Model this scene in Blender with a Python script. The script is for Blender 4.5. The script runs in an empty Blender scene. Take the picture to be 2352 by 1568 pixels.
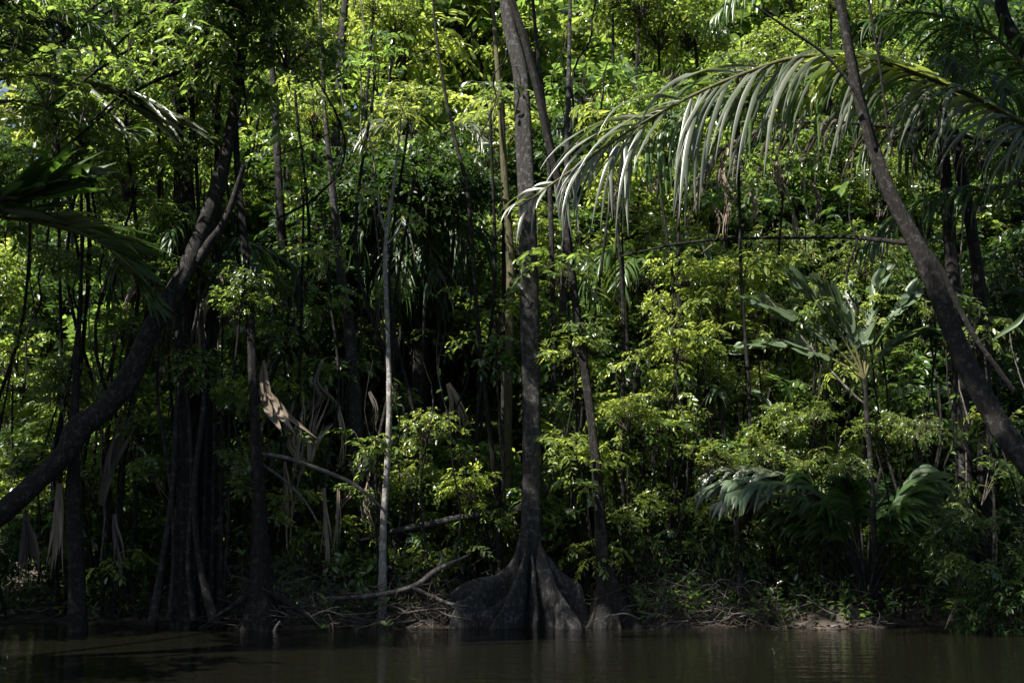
import bpy, math, random
import numpy as np
from mathutils import Vector, Matrix
R = math.radians
random.seed(7); rng = np.random.default_rng(7)
scene = bpy.context.scene
COL = scene.collection

# ------------------------------------------------------------------ camera, world, sun, exposure
PITCH = 9.3; HFOV = 47.0; CAMH = 1.33
cd = bpy.data.cameras.new("camera"); cam = bpy.data.objects.new("camera", cd); COL.objects.link(cam)
cam.location = (0, 0, CAMH); cam.rotation_euler = (R(90 + PITCH), 0, 0)
cd.sensor_width = 36; cd.lens = 18 / math.tan(R(HFOV / 2)); cd.clip_end = 2000
cd.dof.use_dof = True; cd.dof.focus_distance = 18.5; cd.dof.aperture_fstop = 2.0
scene.camera = cam
SUN_EL, SUN_AZ = 50.0, -129.0          # azimuth measured from +Y (away from the camera) towards +X
w = bpy.data.worlds.new("World"); scene.world = w; w.use_nodes = True
nt = w.node_tree; bg = nt.nodes["Background"]
sky = nt.nodes.new("ShaderNodeTexSky"); sky.sky_type = 'NISHITA'; sky.sun_disc = False
sky.sun_elevation = R(SUN_EL); sky.sun_rotation = R(SUN_AZ)
nt.links.new(sky.outputs[0], bg.inputs[0]); bg.inputs[1].default_value = 0.05
sl = bpy.data.lights.new("sun", 'SUN'); sl.energy = 5.0; sl.angle = R(0.55); sl.color = (1.0, 0.955, 0.88)
so = bpy.data.objects.new("sun", sl); COL.objects.link(so)
sdir = Vector((math.sin(R(SUN_AZ)) * math.cos(R(SUN_EL)), math.cos(R(SUN_AZ)) * math.cos(R(SUN_EL)), math.sin(R(SUN_EL))))
so.rotation_euler = sdir.to_track_quat('Z', 'Y').to_euler(); so.location = (0, 10, 30)
scene.view_settings.view_transform = 'Standard'; scene.view_settings.look = 'None'
scene.view_settings.exposure = 1.65; scene.view_settings.gamma = 1
cy = scene.cycles
cy.max_bounces = 7; cy.diffuse_bounces = 3; cy.glossy_bounces = 3; cy.transmission_bounces = 4; cy.transparent_max_bounces = 4
cy.caustics_reflective = False; cy.caustics_refractive = False

# ------------------------------------------------------------------ helpers
FP = 1176 / math.tan(R(HFOV / 2))
FWD = Vector((0, math.cos(R(PITCH)), math.sin(R(PITCH)))); UPV = Vector((0, -math.sin(R(PITCH)), math.cos(R(PITCH))))
def at(px, py, Y):
    d = FWD + Vector((1, 0, 0)) * ((px - 1176) / FP) + UPV * ((784 - py) / FP)
    return Vector((0, 0, CAMH)) + d * (Y / d.y)
def mpp(Y): return Y / FP                     # metres per pixel of the 2352 px wide view, at depth Y
def ss(a, b, x):
    t = min(1, max(0, (x - a) / (b - a))); return t * t * (3 - 2 * t)
def bank_y(x): return 17.75 + 0.35 * math.sin(x * 0.9 + 1) + 0.25 * math.sin(x * 2.3) + 0.5 * ss(-3, -8, x)
def ground_z(x, y):
    b = bank_y(x)
    z = -0.9 + 0.9 * ss(b - 2.0, b, y) + 0.28 * ss(b, b + .5, y) + 0.5 * ss(b + .3, b + 5, y) + 0.03 * max(0, y - b - 5)
    return z + (0.06 * math.sin(x * 3.1 + y) + 0.05 * math.sin(y * 2.7 - x * 1.3)) * ss(b - .3, b + .5, y)

def tag(o, label=None, cat=None, group=None, kind=None):
    if label: o["label"] = label
    if cat: o["category"] = cat
    if group: o["group"] = group
    if kind: o["kind"] = kind
    return o
def empty(name, loc):
    o = bpy.data.objects.new(name, None); COL.objects.link(o); o.location = loc; o.empty_display_size = .2
    return o
def mesh_np(name, V, Q, T=None, smooth=True, mats=(), mi=None):
    """V (n,3); Q (m,4) quads; T (k,3) triangles."""
    me = bpy.data.meshes.new(name); V = np.asarray(V, dtype=np.float32)
    Q = np.asarray(Q if Q is not None else np.zeros((0, 4)), dtype=np.int32).reshape(-1, 4)
    T = np.asarray(T if T is not None else np.zeros((0, 3)), dtype=np.int32).reshape(-1, 3)
    nl = Q.size + T.size; nf = len(Q) + len(T)
    me.vertices.add(len(V)); me.vertices.foreach_set("co", V.ravel())
    me.loops.add(nl); me.loops.foreach_set("vertex_index", np.concatenate([Q.ravel(), T.ravel()]).astype(np.int32))
    me.polygons.add(nf)
    st = np.concatenate([np.arange(len(Q)) * 4, len(Q) * 4 + np.arange(len(T)) * 3]).astype(np.int32)
    me.polygons.foreach_set("loop_start", st)
    if mi is not None: me.polygons.foreach_set("material_index", np.asarray(mi, dtype=np.int32))
    me.update(calc_edges=True); me.validate()
    me.polygons.foreach_set("use_smooth", np.full(len(me.polygons), smooth))
    for m in mats: me.materials.append(m)
    return me
def obj(name, me, parent=None, loc=(0, 0, 0)):
    o = bpy.data.objects.new(name, me); COL.objects.link(o); o.parent = parent; o.location = loc
    return o

class MB:
    """collects vertices and quads"""
    def __init__(s): s.v = []; s.q = []; s.mi = []; s.n = 0
    def add(s, V, Q, m=0):
        V = np.asarray(V, dtype=float).reshape(-1, 3); Q = np.asarray(Q, dtype=int).reshape(-1, 4)
        s.v.append(V); s.q.append(Q + s.n); s.mi.append(np.full(len(Q), m)); s.n += len(V)
    def mesh(s, name, mats, off=(0, 0, 0), smooth=True):
        return mesh_np(name, np.concatenate(s.v) - np.array(off), np.concatenate(s.q), None, smooth, mats, np.concatenate(s.mi))

def catmull(P, n):
    P = np.asarray([list(p) for p in P], dtype=float); k = len(P)
    if k == 2:
        t = np.linspace(0, 1, n)[:, None]; return P[0] * (1 - t) + P[1] * t
    E = np.vstack([2 * P[0] - P[1], P, 2 * P[-1] - P[-2]])
    u = np.linspace(0, k - 1 - 1e-6, n); i = u.astype(int); t = (u - i)[:, None]
    a, b, c, d = E[i], E[i + 1], E[i + 2], E[i + 3]
    return 0.5 * (2 * b + (c - a) * t + (2 * a - 5 * b + 4 * c - d) * t ** 2 + (3 * b - a - 3 * c + d) * t ** 3)
def tube(mb, pts, rad, n=None, sides=8, rough=0.0, m=0, wob=0.0, lobes=0, closed=True):
    """tapered tube through pts; rad is a list as long as pts or (r0, r1)"""
    k = len(pts); n = n or (k * 4)
    C = catmull(pts, n)
    u = np.linspace(0, 1, n)
    r = np.interp(u, np.linspace(0, 1, len(rad)), rad)
    T = np.gradient(C, axis=0); T /= np.linalg.norm(T, axis=1)[:, None] + 1e-9
    if wob: C = C + rng.normal(0, wob, C.shape)
    A = np.cross(T[0], [0.3, 1, 0.1]); A /= np.linalg.norm(A) + 1e-9
    Vs = []; ph = np.linspace(0, 2 * np.pi, sides, endpoint=False)
    off = rng.uniform(0, 6, 4)
    for i in range(n):
        A = A - T[i] * A.dot(T[i]); A /= np.linalg.norm(A) + 1e-9; B = np.cross(T[i], A)
        rr = r[i] * (1 + rough * (np.sin(2 * ph + off[0] + i * .35) * .5 + np.sin(3 * ph + off[1] - i * .22) * .4 + rng.normal(0, .35, sides)))
        if lobes: rr = rr * (1 + .18 * np.sin(lobes * ph + off[2] + i * .05))
        Vs.append(C[i] + np.outer(np.cos(ph) * rr, A) + np.outer(np.sin(ph) * rr, B))
    V = np.concatenate(Vs); Q = []
    for i in range(n - 1):
        for j in range(sides):
            a = i * sides + j; b = i * sides + (j + 1) % sides
            Q.append((a, b, b + sides, a + sides))
    mb.add(V, Q, m)
    if closed:
        c = len(V)
        mb.add(np.vstack([V[-sides:], V[-sides:].mean(0) + T[-1] * r[-1] * .5]), [(j, (j + 1) % sides, sides, sides) for j in range(0, sides)][:0] or np.zeros((0, 4)), m)
        # cap as a fan of quads through the centre point
        W = np.vstack([V[-sides:], V[-sides:].mean(0)]);
        if sides % 2 == 0: mb.add(W, [(j, j + 1, (j + 2) % sides, sides) for j in range(0, sides, 2)], m)
    return C

# leaf: 9 vertices, 4 quads, folded along the midrib and drooping at the tip
LU = np.array([0, .22, .55, .85, 1.0, .85, .55, .22, .55])
LV = np.array([0, .72, 1.0, .48, 0, -.48, -1.0, -.72, 0])
LWf = np.array([0, .5, .8, .35, 0, .35, .8, .5, 0])
LQ = np.array([(0, 8, 2, 1), (8, 4, 3, 2), (0, 7, 6, 8), (8, 6, 5, 4)])
def norm(a): return a / (np.linalg.norm(a, axis=-1, keepdims=True) + 1e-9)
def leaves(mb, pos, ax, nr, ln, wd, m=0, fold=.35, droop=.18):
    pos, ax, nr = map(np.asarray, (pos, ax, nr)); N = len(pos)
    ln = np.broadcast_to(ln, N); wd = np.broadcast_to(wd, N)
    ax = norm(ax); sd = norm(np.cross(nr, ax)); nr = np.cross(ax, sd)
    V = (pos[:, None, :] + ax[:, None, :] * (LU[None, :, None] * ln[:, None, None])
         + sd[:, None, :] * (LV[None, :, None] * wd[:, None, None] * .5)
         + nr[:, None, :] * ((LWf * fold)[None, :, None] * wd[:, None, None] * .5 - (LU ** 2 * droop)[None, :, None] * ln[:, None, None]))
    Q = (LQ[None] + (np.arange(N) * 9)[:, None, None]).reshape(-1, 4)
    mb.add(V.reshape(-1, 3), Q, m)
def thin_tubes(mb, P, r0, r1, m=1):
    """P (N,k,3): many 3-sided twigs at once"""
    P = np.asarray(P); N, k, _ = P.shape
    T = norm(np.gradient(P, axis=1)); A = norm(np.cross(T, np.array([.13, .21, 1.0]))); B = np.cross(T, A)
    rr = np.linspace(1, 0, k)[None, :] * np.asarray(r0).reshape(-1, 1) + np.linspace(0, 1, k)[None, :] * np.asarray(r1).reshape(-1, 1)
    ph = np.array([0, 2.094, 4.189])
    V = P[:, :, None, :] + (A[:, :, None, :] * np.cos(ph)[None, None, :, None] + B[:, :, None, :] * np.sin(ph)[None, None, :, None]) * rr[:, :, None, None]
    Q = []
    for i in range(k - 1):
        for j in range(3): Q.append((i * 3 + j, i * 3 + (j + 1) % 3, (i + 1) * 3 + (j + 1) % 3, (i + 1) * 3 + j))
    Q = np.array(Q)[None] + (np.arange(N) * k * 3)[:, None, None]
    mb.add(V.reshape(-1, 3), Q.reshape(-1, 4), m)
def sprays(mb, O, D, L, nl, ll, lw, ang=58, jit=.22, droop=.35, planar=True, m=0, tw=1, updir=None, pair=False):
    """leafy twigs: O origins (N,3), D directions (N,3), L lengths (N)"""
    O = np.asarray(O, float); D = norm(np.asarray(D, float)); N = len(O); L = np.broadcast_to(L, N)
    k = 5; t = np.linspace(0, 1, k)
    P = O[:, None, :] + D[:, None, :] * (t[None, :, None] * L[:, None, None])
    P[:, :, 2] -= (t ** 2)[None, :] * L[:, None] * droop
    thin_tubes(mb, P, .0045 + .004 * L, .0015 + 0 * L, tw)
    tl = np.linspace(.12, 1.0, nl)
    i = np.minimum((tl * (k - 1)).astype(int), k - 2); f = tl * (k - 1) - i
    pos = P[:, i] * (1 - f)[None, :, None] + P[:, i + 1] * f[None, :, None]
    T = norm(P[:, i + 1] - P[:, i])
    up = np.array([0, 0, 1.0]) + rng.normal(0, .35, (N, 1, 3))
    S = norm(np.cross(T, np.broadcast_to(up, T.shape)))
    sgn = np.where(np.arange(nl) % 2 == 0, 1, -1)[None, :, None]
    a = R(ang) * np.where(np.arange(nl) == nl - 1, .1, 1)[None, :, None]
    A = T * np.cos(a) + S * sgn * np.sin(a) + rng.normal(0, jit, T.shape); A[:, :, 2] -= .18
    Nr = norm(np.broadcast_to(up, T.shape) + rng.normal(0, jit * 1.3, T.shape))
    prof = (0.62 + .38 * np.sin(np.pi * np.clip(tl * .95, 0, 1)))[None, :] * rng.uniform(.75, 1.15, (N, nl))
    keep = (rng.random((N, nl)) > .08).ravel()
    leaves(mb, pos.reshape(-1, 3)[keep], A.reshape(-1, 3)[keep], Nr.reshape(-1, 3)[keep], (ll * prof).ravel()[keep], (lw * prof).ravel()[keep], m,
           droop=rng.uniform(.05, .3, keep.sum())[:, None] if False else .2)

# ------------------------------------------------------------------ materials
def new_mat(name):
    m = bpy.data.materials.new(name); m.use_nodes = True; n = m.node_tree; n.nodes.clear(); return m, n
def N_(n, t, **k):
    x = n.nodes.new(t)
    for a, b in k.items(): setattr(x, a, b)
    return x
def ramp(n, stops, fac):
    r = N_(n, "ShaderNodeValToRGB"); e = r.color_ramp.elements
    while len(e) < len(stops): e.new(.5)
    for i, (p, c) in enumerate(stops): e[i].position = p; e[i].color = (*c, 1)
    n.links.new(fac, r.inputs[0]); return r
def leaf_mat(name, dark, mid, light, trans, tfac=.45, rough=.42, odd=None, spec=.5):
    m, n = new_mat(name)
    g = N_(n, "ShaderNodeNewGeometry"); oi = N_(n, "ShaderNodeObjectInfo")
    mx = N_(n, "ShaderNodeMath", operation='MULTIPLY_ADD'); mx.inputs[1].default_value = .7
    n.links.new(g.outputs['Random Per Island'], mx.inputs[0])
    m2 = N_(n, "ShaderNodeMath", operation='MULTIPLY'); m2.inputs[1].default_value = .28; n.links.new(oi.outputs['Random'], m2.inputs[0]); n.links.new(m2.outputs[0], mx.inputs[2])
    st = [(0, dark), (.45, mid), (.93, light)]
    if odd: st.append((.965, odd))
    r = ramp(n, st, mx.outputs[0])
    s2 = [(0, tuple(c * .3 for c in trans)), (.5, tuple(c * .85 for c in trans)), (.93, tuple(min(1, c * 1.6) for c in trans))]
    if odd: s2.append((.965, tuple(min(1, c * 1.6) for c in odd)))
    r2 = ramp(n, s2, mx.outputs[0])
    p = N_(n, "ShaderNodeBsdfPrincipled"); p.inputs['Roughness'].default_value = rough; p.inputs['Specular IOR Level'].default_value = spec
    n.links.new(r.outputs[0], p.inputs['Base Color'])
    tr = N_(n, "ShaderNodeBsdfTranslucent"); n.links.new(r2.outputs[0], tr.inputs[0])
    mix = N_(n, "ShaderNodeMixShader"); mix.inputs[0].default_value = tfac
    n.links.new(p.outputs[0], mix.inputs[1]); n.links.new(tr.outputs[0], mix.inputs[2])
    o = N_(n, "ShaderNodeOutputMaterial"); n.links.new(mix.outputs[0], o.inputs[0]); return m
def bark_mat(name, a, b, c, scale=6, streak=7, bump=.9, rough=.85):
    m, n = new_mat(name)
    tc = N_(n, "ShaderNodeTexCoord"); mp = N_(n, "ShaderNodeMapping"); mp.inputs['Scale'].default_value = (streak, streak, 1.1)
    n.links.new(tc.outputs['Object'], mp.inputs[0])
    n1 = N_(n, "ShaderNodeTexNoise"); n1.inputs['Scale'].default_value = scale; n1.inputs['Detail'].default_value = 10; n1.inputs['Roughness'].default_value = .78
    n.links.new(mp.outputs[0], n1.inputs['Vector'])
    n2 = N_(n, "ShaderNodeTexNoise"); n2.inputs['Scale'].default_value = 13; n2.inputs['Detail'].default_value = 9; n2.inputs['Roughness'].default_value = .7; n.links.new(tc.outputs['Object'], n2.inputs['Vector'])
    r1 = ramp(n, [(.3, a), (.62, b)], n1.outputs[0]); r2 = ramp(n, [(.52, (0, 0, 0)), (.6, (1, 1, 1))], n2.outputs[0])
    mx = N_(n, "ShaderNodeMixRGB"); mx.inputs[2].default_value = (*c, 1); n.links.new(r2.outputs[0], mx.inputs[0]); n.links.new(r1.outputs[0], mx.inputs[1])
    mm = N_(n, "ShaderNodeMixRGB", blend_type='MULTIPLY'); mm.inputs[0].default_value = .6; n.links.new(mx.outputs[0], mm.inputs[1])
    r3 = ramp(n, [(.25, (.35, .35, .35)), (.7, (1.2, 1.2, 1.2))], n1.outputs[0]); n.links.new(r3.outputs[0], mm.inputs[2])
    p = N_(n, "ShaderNodeBsdfPrincipled"); p.inputs['Roughness'].default_value = rough; p.inputs['Specular IOR Level'].default_value = .12; n.links.new(mm.outputs[0], p.inputs['Base Color'])
    bp = N_(n, "ShaderNodeBump"); bp.inputs['Strength'].default_value = bump; bp.inputs['Distance'].default_value = .03
    n.links.new(n1.outputs[0], bp.inputs['Height']); n.links.new(bp.outputs[0], p.inputs['Normal'])
    o = N_(n, "ShaderNodeOutputMaterial"); n.links.new(p.outputs[0], o.inputs[0]); return m
YEL = (.35, .22, .03); BRN = (.10, .06, .03)
M = {}
M['leaf_fine'] = leaf_mat("fine_leaves", (.012, .026, .007), (.05, .085, .014), (.18, .23, .075), (.35, .46, .07), .5, .29, YEL, .8)
M['leaf_pinnate'] = leaf_mat("pinnate_leaves", (.012, .026, .008), (.045, .08, .016), (.15, .21, .07), (.31, .45, .07), .48, .28, None, .8)
M['leaf_broad'] = leaf_mat("broad_leaves", (.012, .03, .009), (.04, .08, .018), (.14, .20, .075), (.26, .41, .07), .45, .26, None, .8)
M['leaf_young'] = leaf_mat("sun_tinted_leaves", (.03, .05, .01), (.10, .15, .03), (.24, .30, .09), (.52, .62, .10), .5, .28, None, .8)  # lighter leaf copy: sunlight on bright patches put into the colour
M['leaf_dark'] = leaf_mat("shade_tinted_leaves", (.012, .03, .009), (.022, .05, .012), (.04, .08, .016), (.09, .18, .02), .35, .45, BRN)  # darker leaf copy: shade of gaps, hollow and edges put into the colour
M['frond'] = leaf_mat("palm_leaflets", (.035, .07, .02), (.06, .11, .03), (.09, .14, .04), (.18, .30, .025), .34, .34)
M['frond_dead'] = leaf_mat("dry_palm_leaflets", (.10, .075, .05), (.17, .13, .09), (.26, .21, .16), (.16, .10, .05), .25, .6)
M['frond_blue'] = leaf_mat("bluish_palm_leaflets", (.035, .06, .03), (.075, .11, .06), (.12, .155, .10), (.17, .27, .07), .3, .42, spec=.4)
M['frond_grey'] = leaf_mat("greyish_palm_leaflets", (.06, .075, .045), (.11, .125, .09), (.18, .185, .15), (.26, .33, .10), .3, .34, spec=.8)
M['dead_dark'] = leaf_mat("dark_dead_leaves", (.02, .015, .012), (.05, .038, .028), (.09, .07, .052), (.05, .035, .02), .2, .6)
M['bark'] = bark_mat("dark_bark", (.008, .0075, .007), (.026, .024, .022), (.055, .052, .05))
M['bark_grey'] = bark_mat("grey_bark", (.012, .0115, .011), (.042, .039, .037), (.085, .083, .08))
M['bark_pale'] = bark_mat("pale_bark", (.09, .08, .07), (.24, .225, .20), (.34, .33, .31), streak=3)
M['bark_moss'] = bark_mat("mossy_bark", (.04, .035, .02), (.11, .095, .06), (.06, .085, .02))
M['bark_black'] = bark_mat("blackish_bark", (.006, .0055, .005), (.018, .0165, .015), (.036, .034, .032))
M['twig'] = bark_mat("twig_bark", (.025, .02, .017), (.075, .062, .052), (.12, .11, .10), bump=.2)
M['dry'] = bark_mat("dry_wood", (.04, .033, .03), (.13, .115, .105), (.21, .195, .19))
M['rachis'] = bark_mat("palm_stalk", (.05, .05, .02), (.12, .12, .05), (.08, .06, .04), bump=.1, rough=.5)

# soil
m, n = new_mat("forest_soil"); tc = N_(n, "ShaderNodeTexCoord")
a = N_(n, "ShaderNodeTexNoise"); a.inputs['Scale'].default_value = 5; a.inputs['Detail'].default_value = 10; n.links.new(tc.outputs['Object'], a.inputs['Vector'])
r = ramp(n, [(.3, (.015, .011, .008)), (.55, (.045, .032, .022)), (.75, (.08, .055, .04))], a.outputs[0])
p = N_(n, "ShaderNodeBsdfPrincipled"); p.inputs['Roughness'].default_value = .8; n.links.new(r.outputs[0], p.inputs['Base Color'])
b = N_(n, "ShaderNodeBump"); b.inputs['Strength'].default_value = .8; b.inputs['Distance'].default_value = .08; n.links.new(a.outputs[0], b.inputs['Height']); n.links.new(b.outputs[0], p.inputs['Normal'])
o = N_(n, "ShaderNodeOutputMaterial"); n.links.new(p.outputs[0], o.inputs[0]); M['soil'] = m
# water
m, n = new_mat("river_water"); tc = N_(n, "ShaderNodeTexCoord")
mp = N_(n, "ShaderNodeMapping"); mp.inputs['Scale'].default_value = (.55, 2.0, 1); n.links.new(tc.outputs['Object'], mp.inputs[0])
a = N_(n, "ShaderNodeTexNoise"); a.inputs['Scale'].default_value = 2.2; a.inputs['Detail'].default_value = 3; a.inputs['Distortion'].default_value = .6; n.links.new(mp.outputs[0], a.inputs['Vector'])
b2 = N_(n, "ShaderNodeTexNoise"); b2.inputs['Scale'].default_value = 11; b2.inputs['Detail'].default_value = 2; n.links.new(mp.outputs[0], b2.inputs['Vector'])
ad = N_(n, "ShaderNodeMath", operation='MULTIPLY_ADD'); ad.inputs[1].default_value = .22; n.links.new(b2.outputs[0], ad.inputs[0]); n.links.new(a.outputs[0], ad.inputs[2])
b = N_(n, "ShaderNodeBump"); b.inputs['Strength'].default_value = .22; b.inputs['Distance'].default_value = .06; n.links.new(ad.outputs[0], b.inputs['Height'])
p = N_(n, "ShaderNodeBsdfPrincipled"); p.inputs['Base Color'].default_value = (.005, .005, .003, 1); p.inputs['Roughness'].default_value = .03; p.inputs['IOR'].default_value = 1.33; p.inputs['Specular IOR Level'].default_value = .33
n.links.new(b.outputs[0], p.inputs['Normal']); o = N_(n, "ShaderNodeOutputMaterial"); n.links.new(p.outputs[0], o.inputs[0]); M['water'] = m

# ------------------------------------------------------------------ setting
def axis(lo, hi, core_lo, core_hi, step, grow=1.5):
    a = list(np.arange(core_lo, core_hi + 1e-6, step)); s = step
    while a[-1] < hi: s *= grow; a.append(min(hi, a[-1] + s))
    s = step
    while a[0] > lo: s *= grow; a.insert(0, max(lo, a[0] - s))
    return np.array(a)
xs = axis(-400, 400, -14, 14, .16); ys = axis(-60, 900, 15, 26, .14)
V = np.array([(x, y, ground_z(x, y) + (rng.normal(0, .015) if bank_y(x) < y < 26 else 0)) for y in ys for x in xs]); nx = len(xs)
I = (np.arange(len(ys) - 1)[:, None] * nx + np.arange(nx - 1)[None]).ravel()
tag(obj("forest_floor", mesh_np("forest_floor", V, np.stack([I, I + 1, I + nx + 1, I + nx], 1), None, True, [M['soil']])), kind="structure")
V = np.array([(-400, -60, 0), (400, -60, 0), (400, 19.5, 0), (-400, 19.5, 0)])
tag(obj("river", mesh_np("river", V, [(0, 1, 2, 3)], None, False, [M['water']])), kind="structure")

# ------------------------------------------------------------------ crown prototypes (radius about 1 m)
def crown_proto(name, seed, kind, mat, nsp, nclump, flat=.75, k=1.0, core=.25):
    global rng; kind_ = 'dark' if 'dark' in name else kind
    rng = np.random.default_rng(seed); mb = MB()
    C = rng.normal(0, 1, (nclump, 3)); C = norm(C) * rng.uniform(core, .95, (nclump, 1)) * [1, 1, flat]
    # limbs from the crown's foot to each clump
    base = np.array([0, 0, -flat * .9]); t = np.linspace(0, 1, 6)[None, :, None]
    mid = (C + base) / 2 + np.array([0, 0, .12]) * 1.0 + rng.normal(0, .08, C.shape)
    P = (1 - t) ** 2 * base + 2 * t * (1 - t) * mid[:, None] + t ** 2 * C[:, None]
    thin_tubes(mb, P, np.full(nclump, .022), np.full(nclump, .007), 1)
    which = rng.integers(0, nclump, nsp)
    O = C[which] + rng.normal(0, 1, (nsp, 3)) * ([.2, .2, .07] if kind_ != 'dark' else [.17, .17, .17]); D = norm(O - base * .4) * .7 + norm(rng.normal(0, 1, (nsp, 3))) * .9; D[:, 2] *= .55; D[:, 2] += .1
    if kind == 'fine': sprays(mb, O, D, rng.uniform(.22, .45, nsp), 8, .175 * k, .07 * k, jit=.4)
    if kind == 'pinnate': sprays(mb, O, D, rng.uniform(.35, .6, nsp), 9, .215 * k, .082 * k, ang=60, jit=.18, droop=.5)
    if kind == 'broad': sprays(mb, O, D, rng.uniform(.3, .5, nsp), 6, .29 * k, .135 * k, ang=55, jit=.4, droop=.4)
    if kind == 'willow': sprays(mb, O, D, rng.uniform(.35, .7, nsp), 11, .19 * k, .042 * k, ang=40, jit=.3, droop=.6)
    return mb.mesh(name, [mat, M['twig']])
PRO = {
 'fine': [crown_proto("fine_crown", 10 + i, 'fine', M['leaf_fine'], 165, 24) for i in range(4)],
 'pinnate': [crown_proto("pinnate_crown", 20 + i, 'pinnate', M['leaf_pinnate'], 110, 20) for i in range(3)],
 'broad': [crown_proto("broad_crown", 30 + i, 'broad', M['leaf_broad'], 80, 18) for i in range(3)],
 'willow': [crown_proto("willow_crown", 40 + i, 'willow', M['leaf_fine'], 130, 18) for i in range(2)],
 'young': [crown_proto("sun_tint_crown", 60 + i, 'pinnate' if i else 'fine', M['leaf_young'], 120, 20) for i in range(2)],  # sun-tinted crowns, sunlight put into the leaf colour
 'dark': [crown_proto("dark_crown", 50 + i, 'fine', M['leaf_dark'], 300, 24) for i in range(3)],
}
def bough_proto(name, seed, mat, ll, nb=5):
    global rng
    rng = np.random.default_rng(seed); mb = MB(); base = np.array([0, 0, -.7]); t = np.linspace(0, 1, 7)[:, None]
    for b_ in range(nb):
        az = rng.uniform(0, 6.28); E = np.array([math.cos(az) * rng.uniform(.5, 1.1), math.sin(az) * rng.uniform(.3, .8), rng.uniform(-.45, .5)]); m_ = E * .35 + [0, 0, rng.uniform(.25, .6)]
        P = (1 - t) ** 2 * base + 2 * t * (1 - t) * m_ + t ** 2 * E; thin_tubes(mb, P[None], [.012], [.004], 1)
        ns = 5; O = P[2:7] + 0; T = np.gradient(P, axis=0)[2:7]; S = np.cross(T, [0, 0, 1.0]); D = norm(T) + norm(S) * np.where(np.arange(ns) % 2, 1, -1)[:, None] * rng.uniform(.3, 1.1, (ns, 1)); D[:, 2] += rng.normal(0, .2, ns)
        sprays(mb, O, D, rng.uniform(.28, .5, ns), 8, ll, ll * .42, ang=55, jit=.16, droop=.5)
    return mb.mesh(name, [mat, M['twig']])
PRO['bough'] = [bough_proto("bough", 70 + i, M['leaf_pinnate'] if i % 2 else M['leaf_broad'], (.2, .23, .26, .18)[i], 5) for i in range(4)]
PRO['sun_tint_bough'] = [bough_proto("sun_tint_bough", 80 + i, M['leaf_young'], (.19, .23)[i], 4) for i in range(2)]
rng = np.random.default_rng(99)

# ------------------------------------------------------------------ builders
LAB = []     # (object, look, zone, x, group) to be given singling-out labels at the end
def foot(p): return Vector((p.x, p.y, ground_z(p.x, p.y) - .08))
def tree(name, path, rad, mat, label, cat="tree", sides=14, rough=.05, lobes=0, group=None, to_ground=True, branches=(), crowns=(), wob=0, n=None):
    """path: (px, py, Y) from top to base, rad in view pixels; branches: list of (path, rad)"""
    P = [at(*p) for p in path]; rr = [r * mpp(p[2]) for r, p in zip(rad, path)]
    base = P[-1].copy()
    if to_ground: base = foot(P[-1]); P[-1] = base
    t = tag(empty(name, base), label, cat, group)
    mb = MB(); tube(mb, P[::-1], rr[::-1], n=n or len(P) * 9, sides=sides, rough=rough, lobes=lobes, wob=wob)
    tr = obj("trunk", mb.mesh("trunk", [mat], base), t)
    for bp, br in branches:
        b = MB(); tube(b, [at(*p) for p in bp], [r * mpp(bp[0][2]) for r in br], sides=7, rough=.08)
        obj("branch", b.mesh("branch", [mat], base), t)
    for kind, px, py, Y, s in crowns:
        c = obj("crown", random.choice(PRO[kind]), t, at(px, py, Y) - base); c.scale = (s, s, s * .9); c.rotation_euler = (random.uniform(-.25, .25), random.uniform(-.25, .25), random.uniform(0, 6.28))
    return t, base

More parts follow.
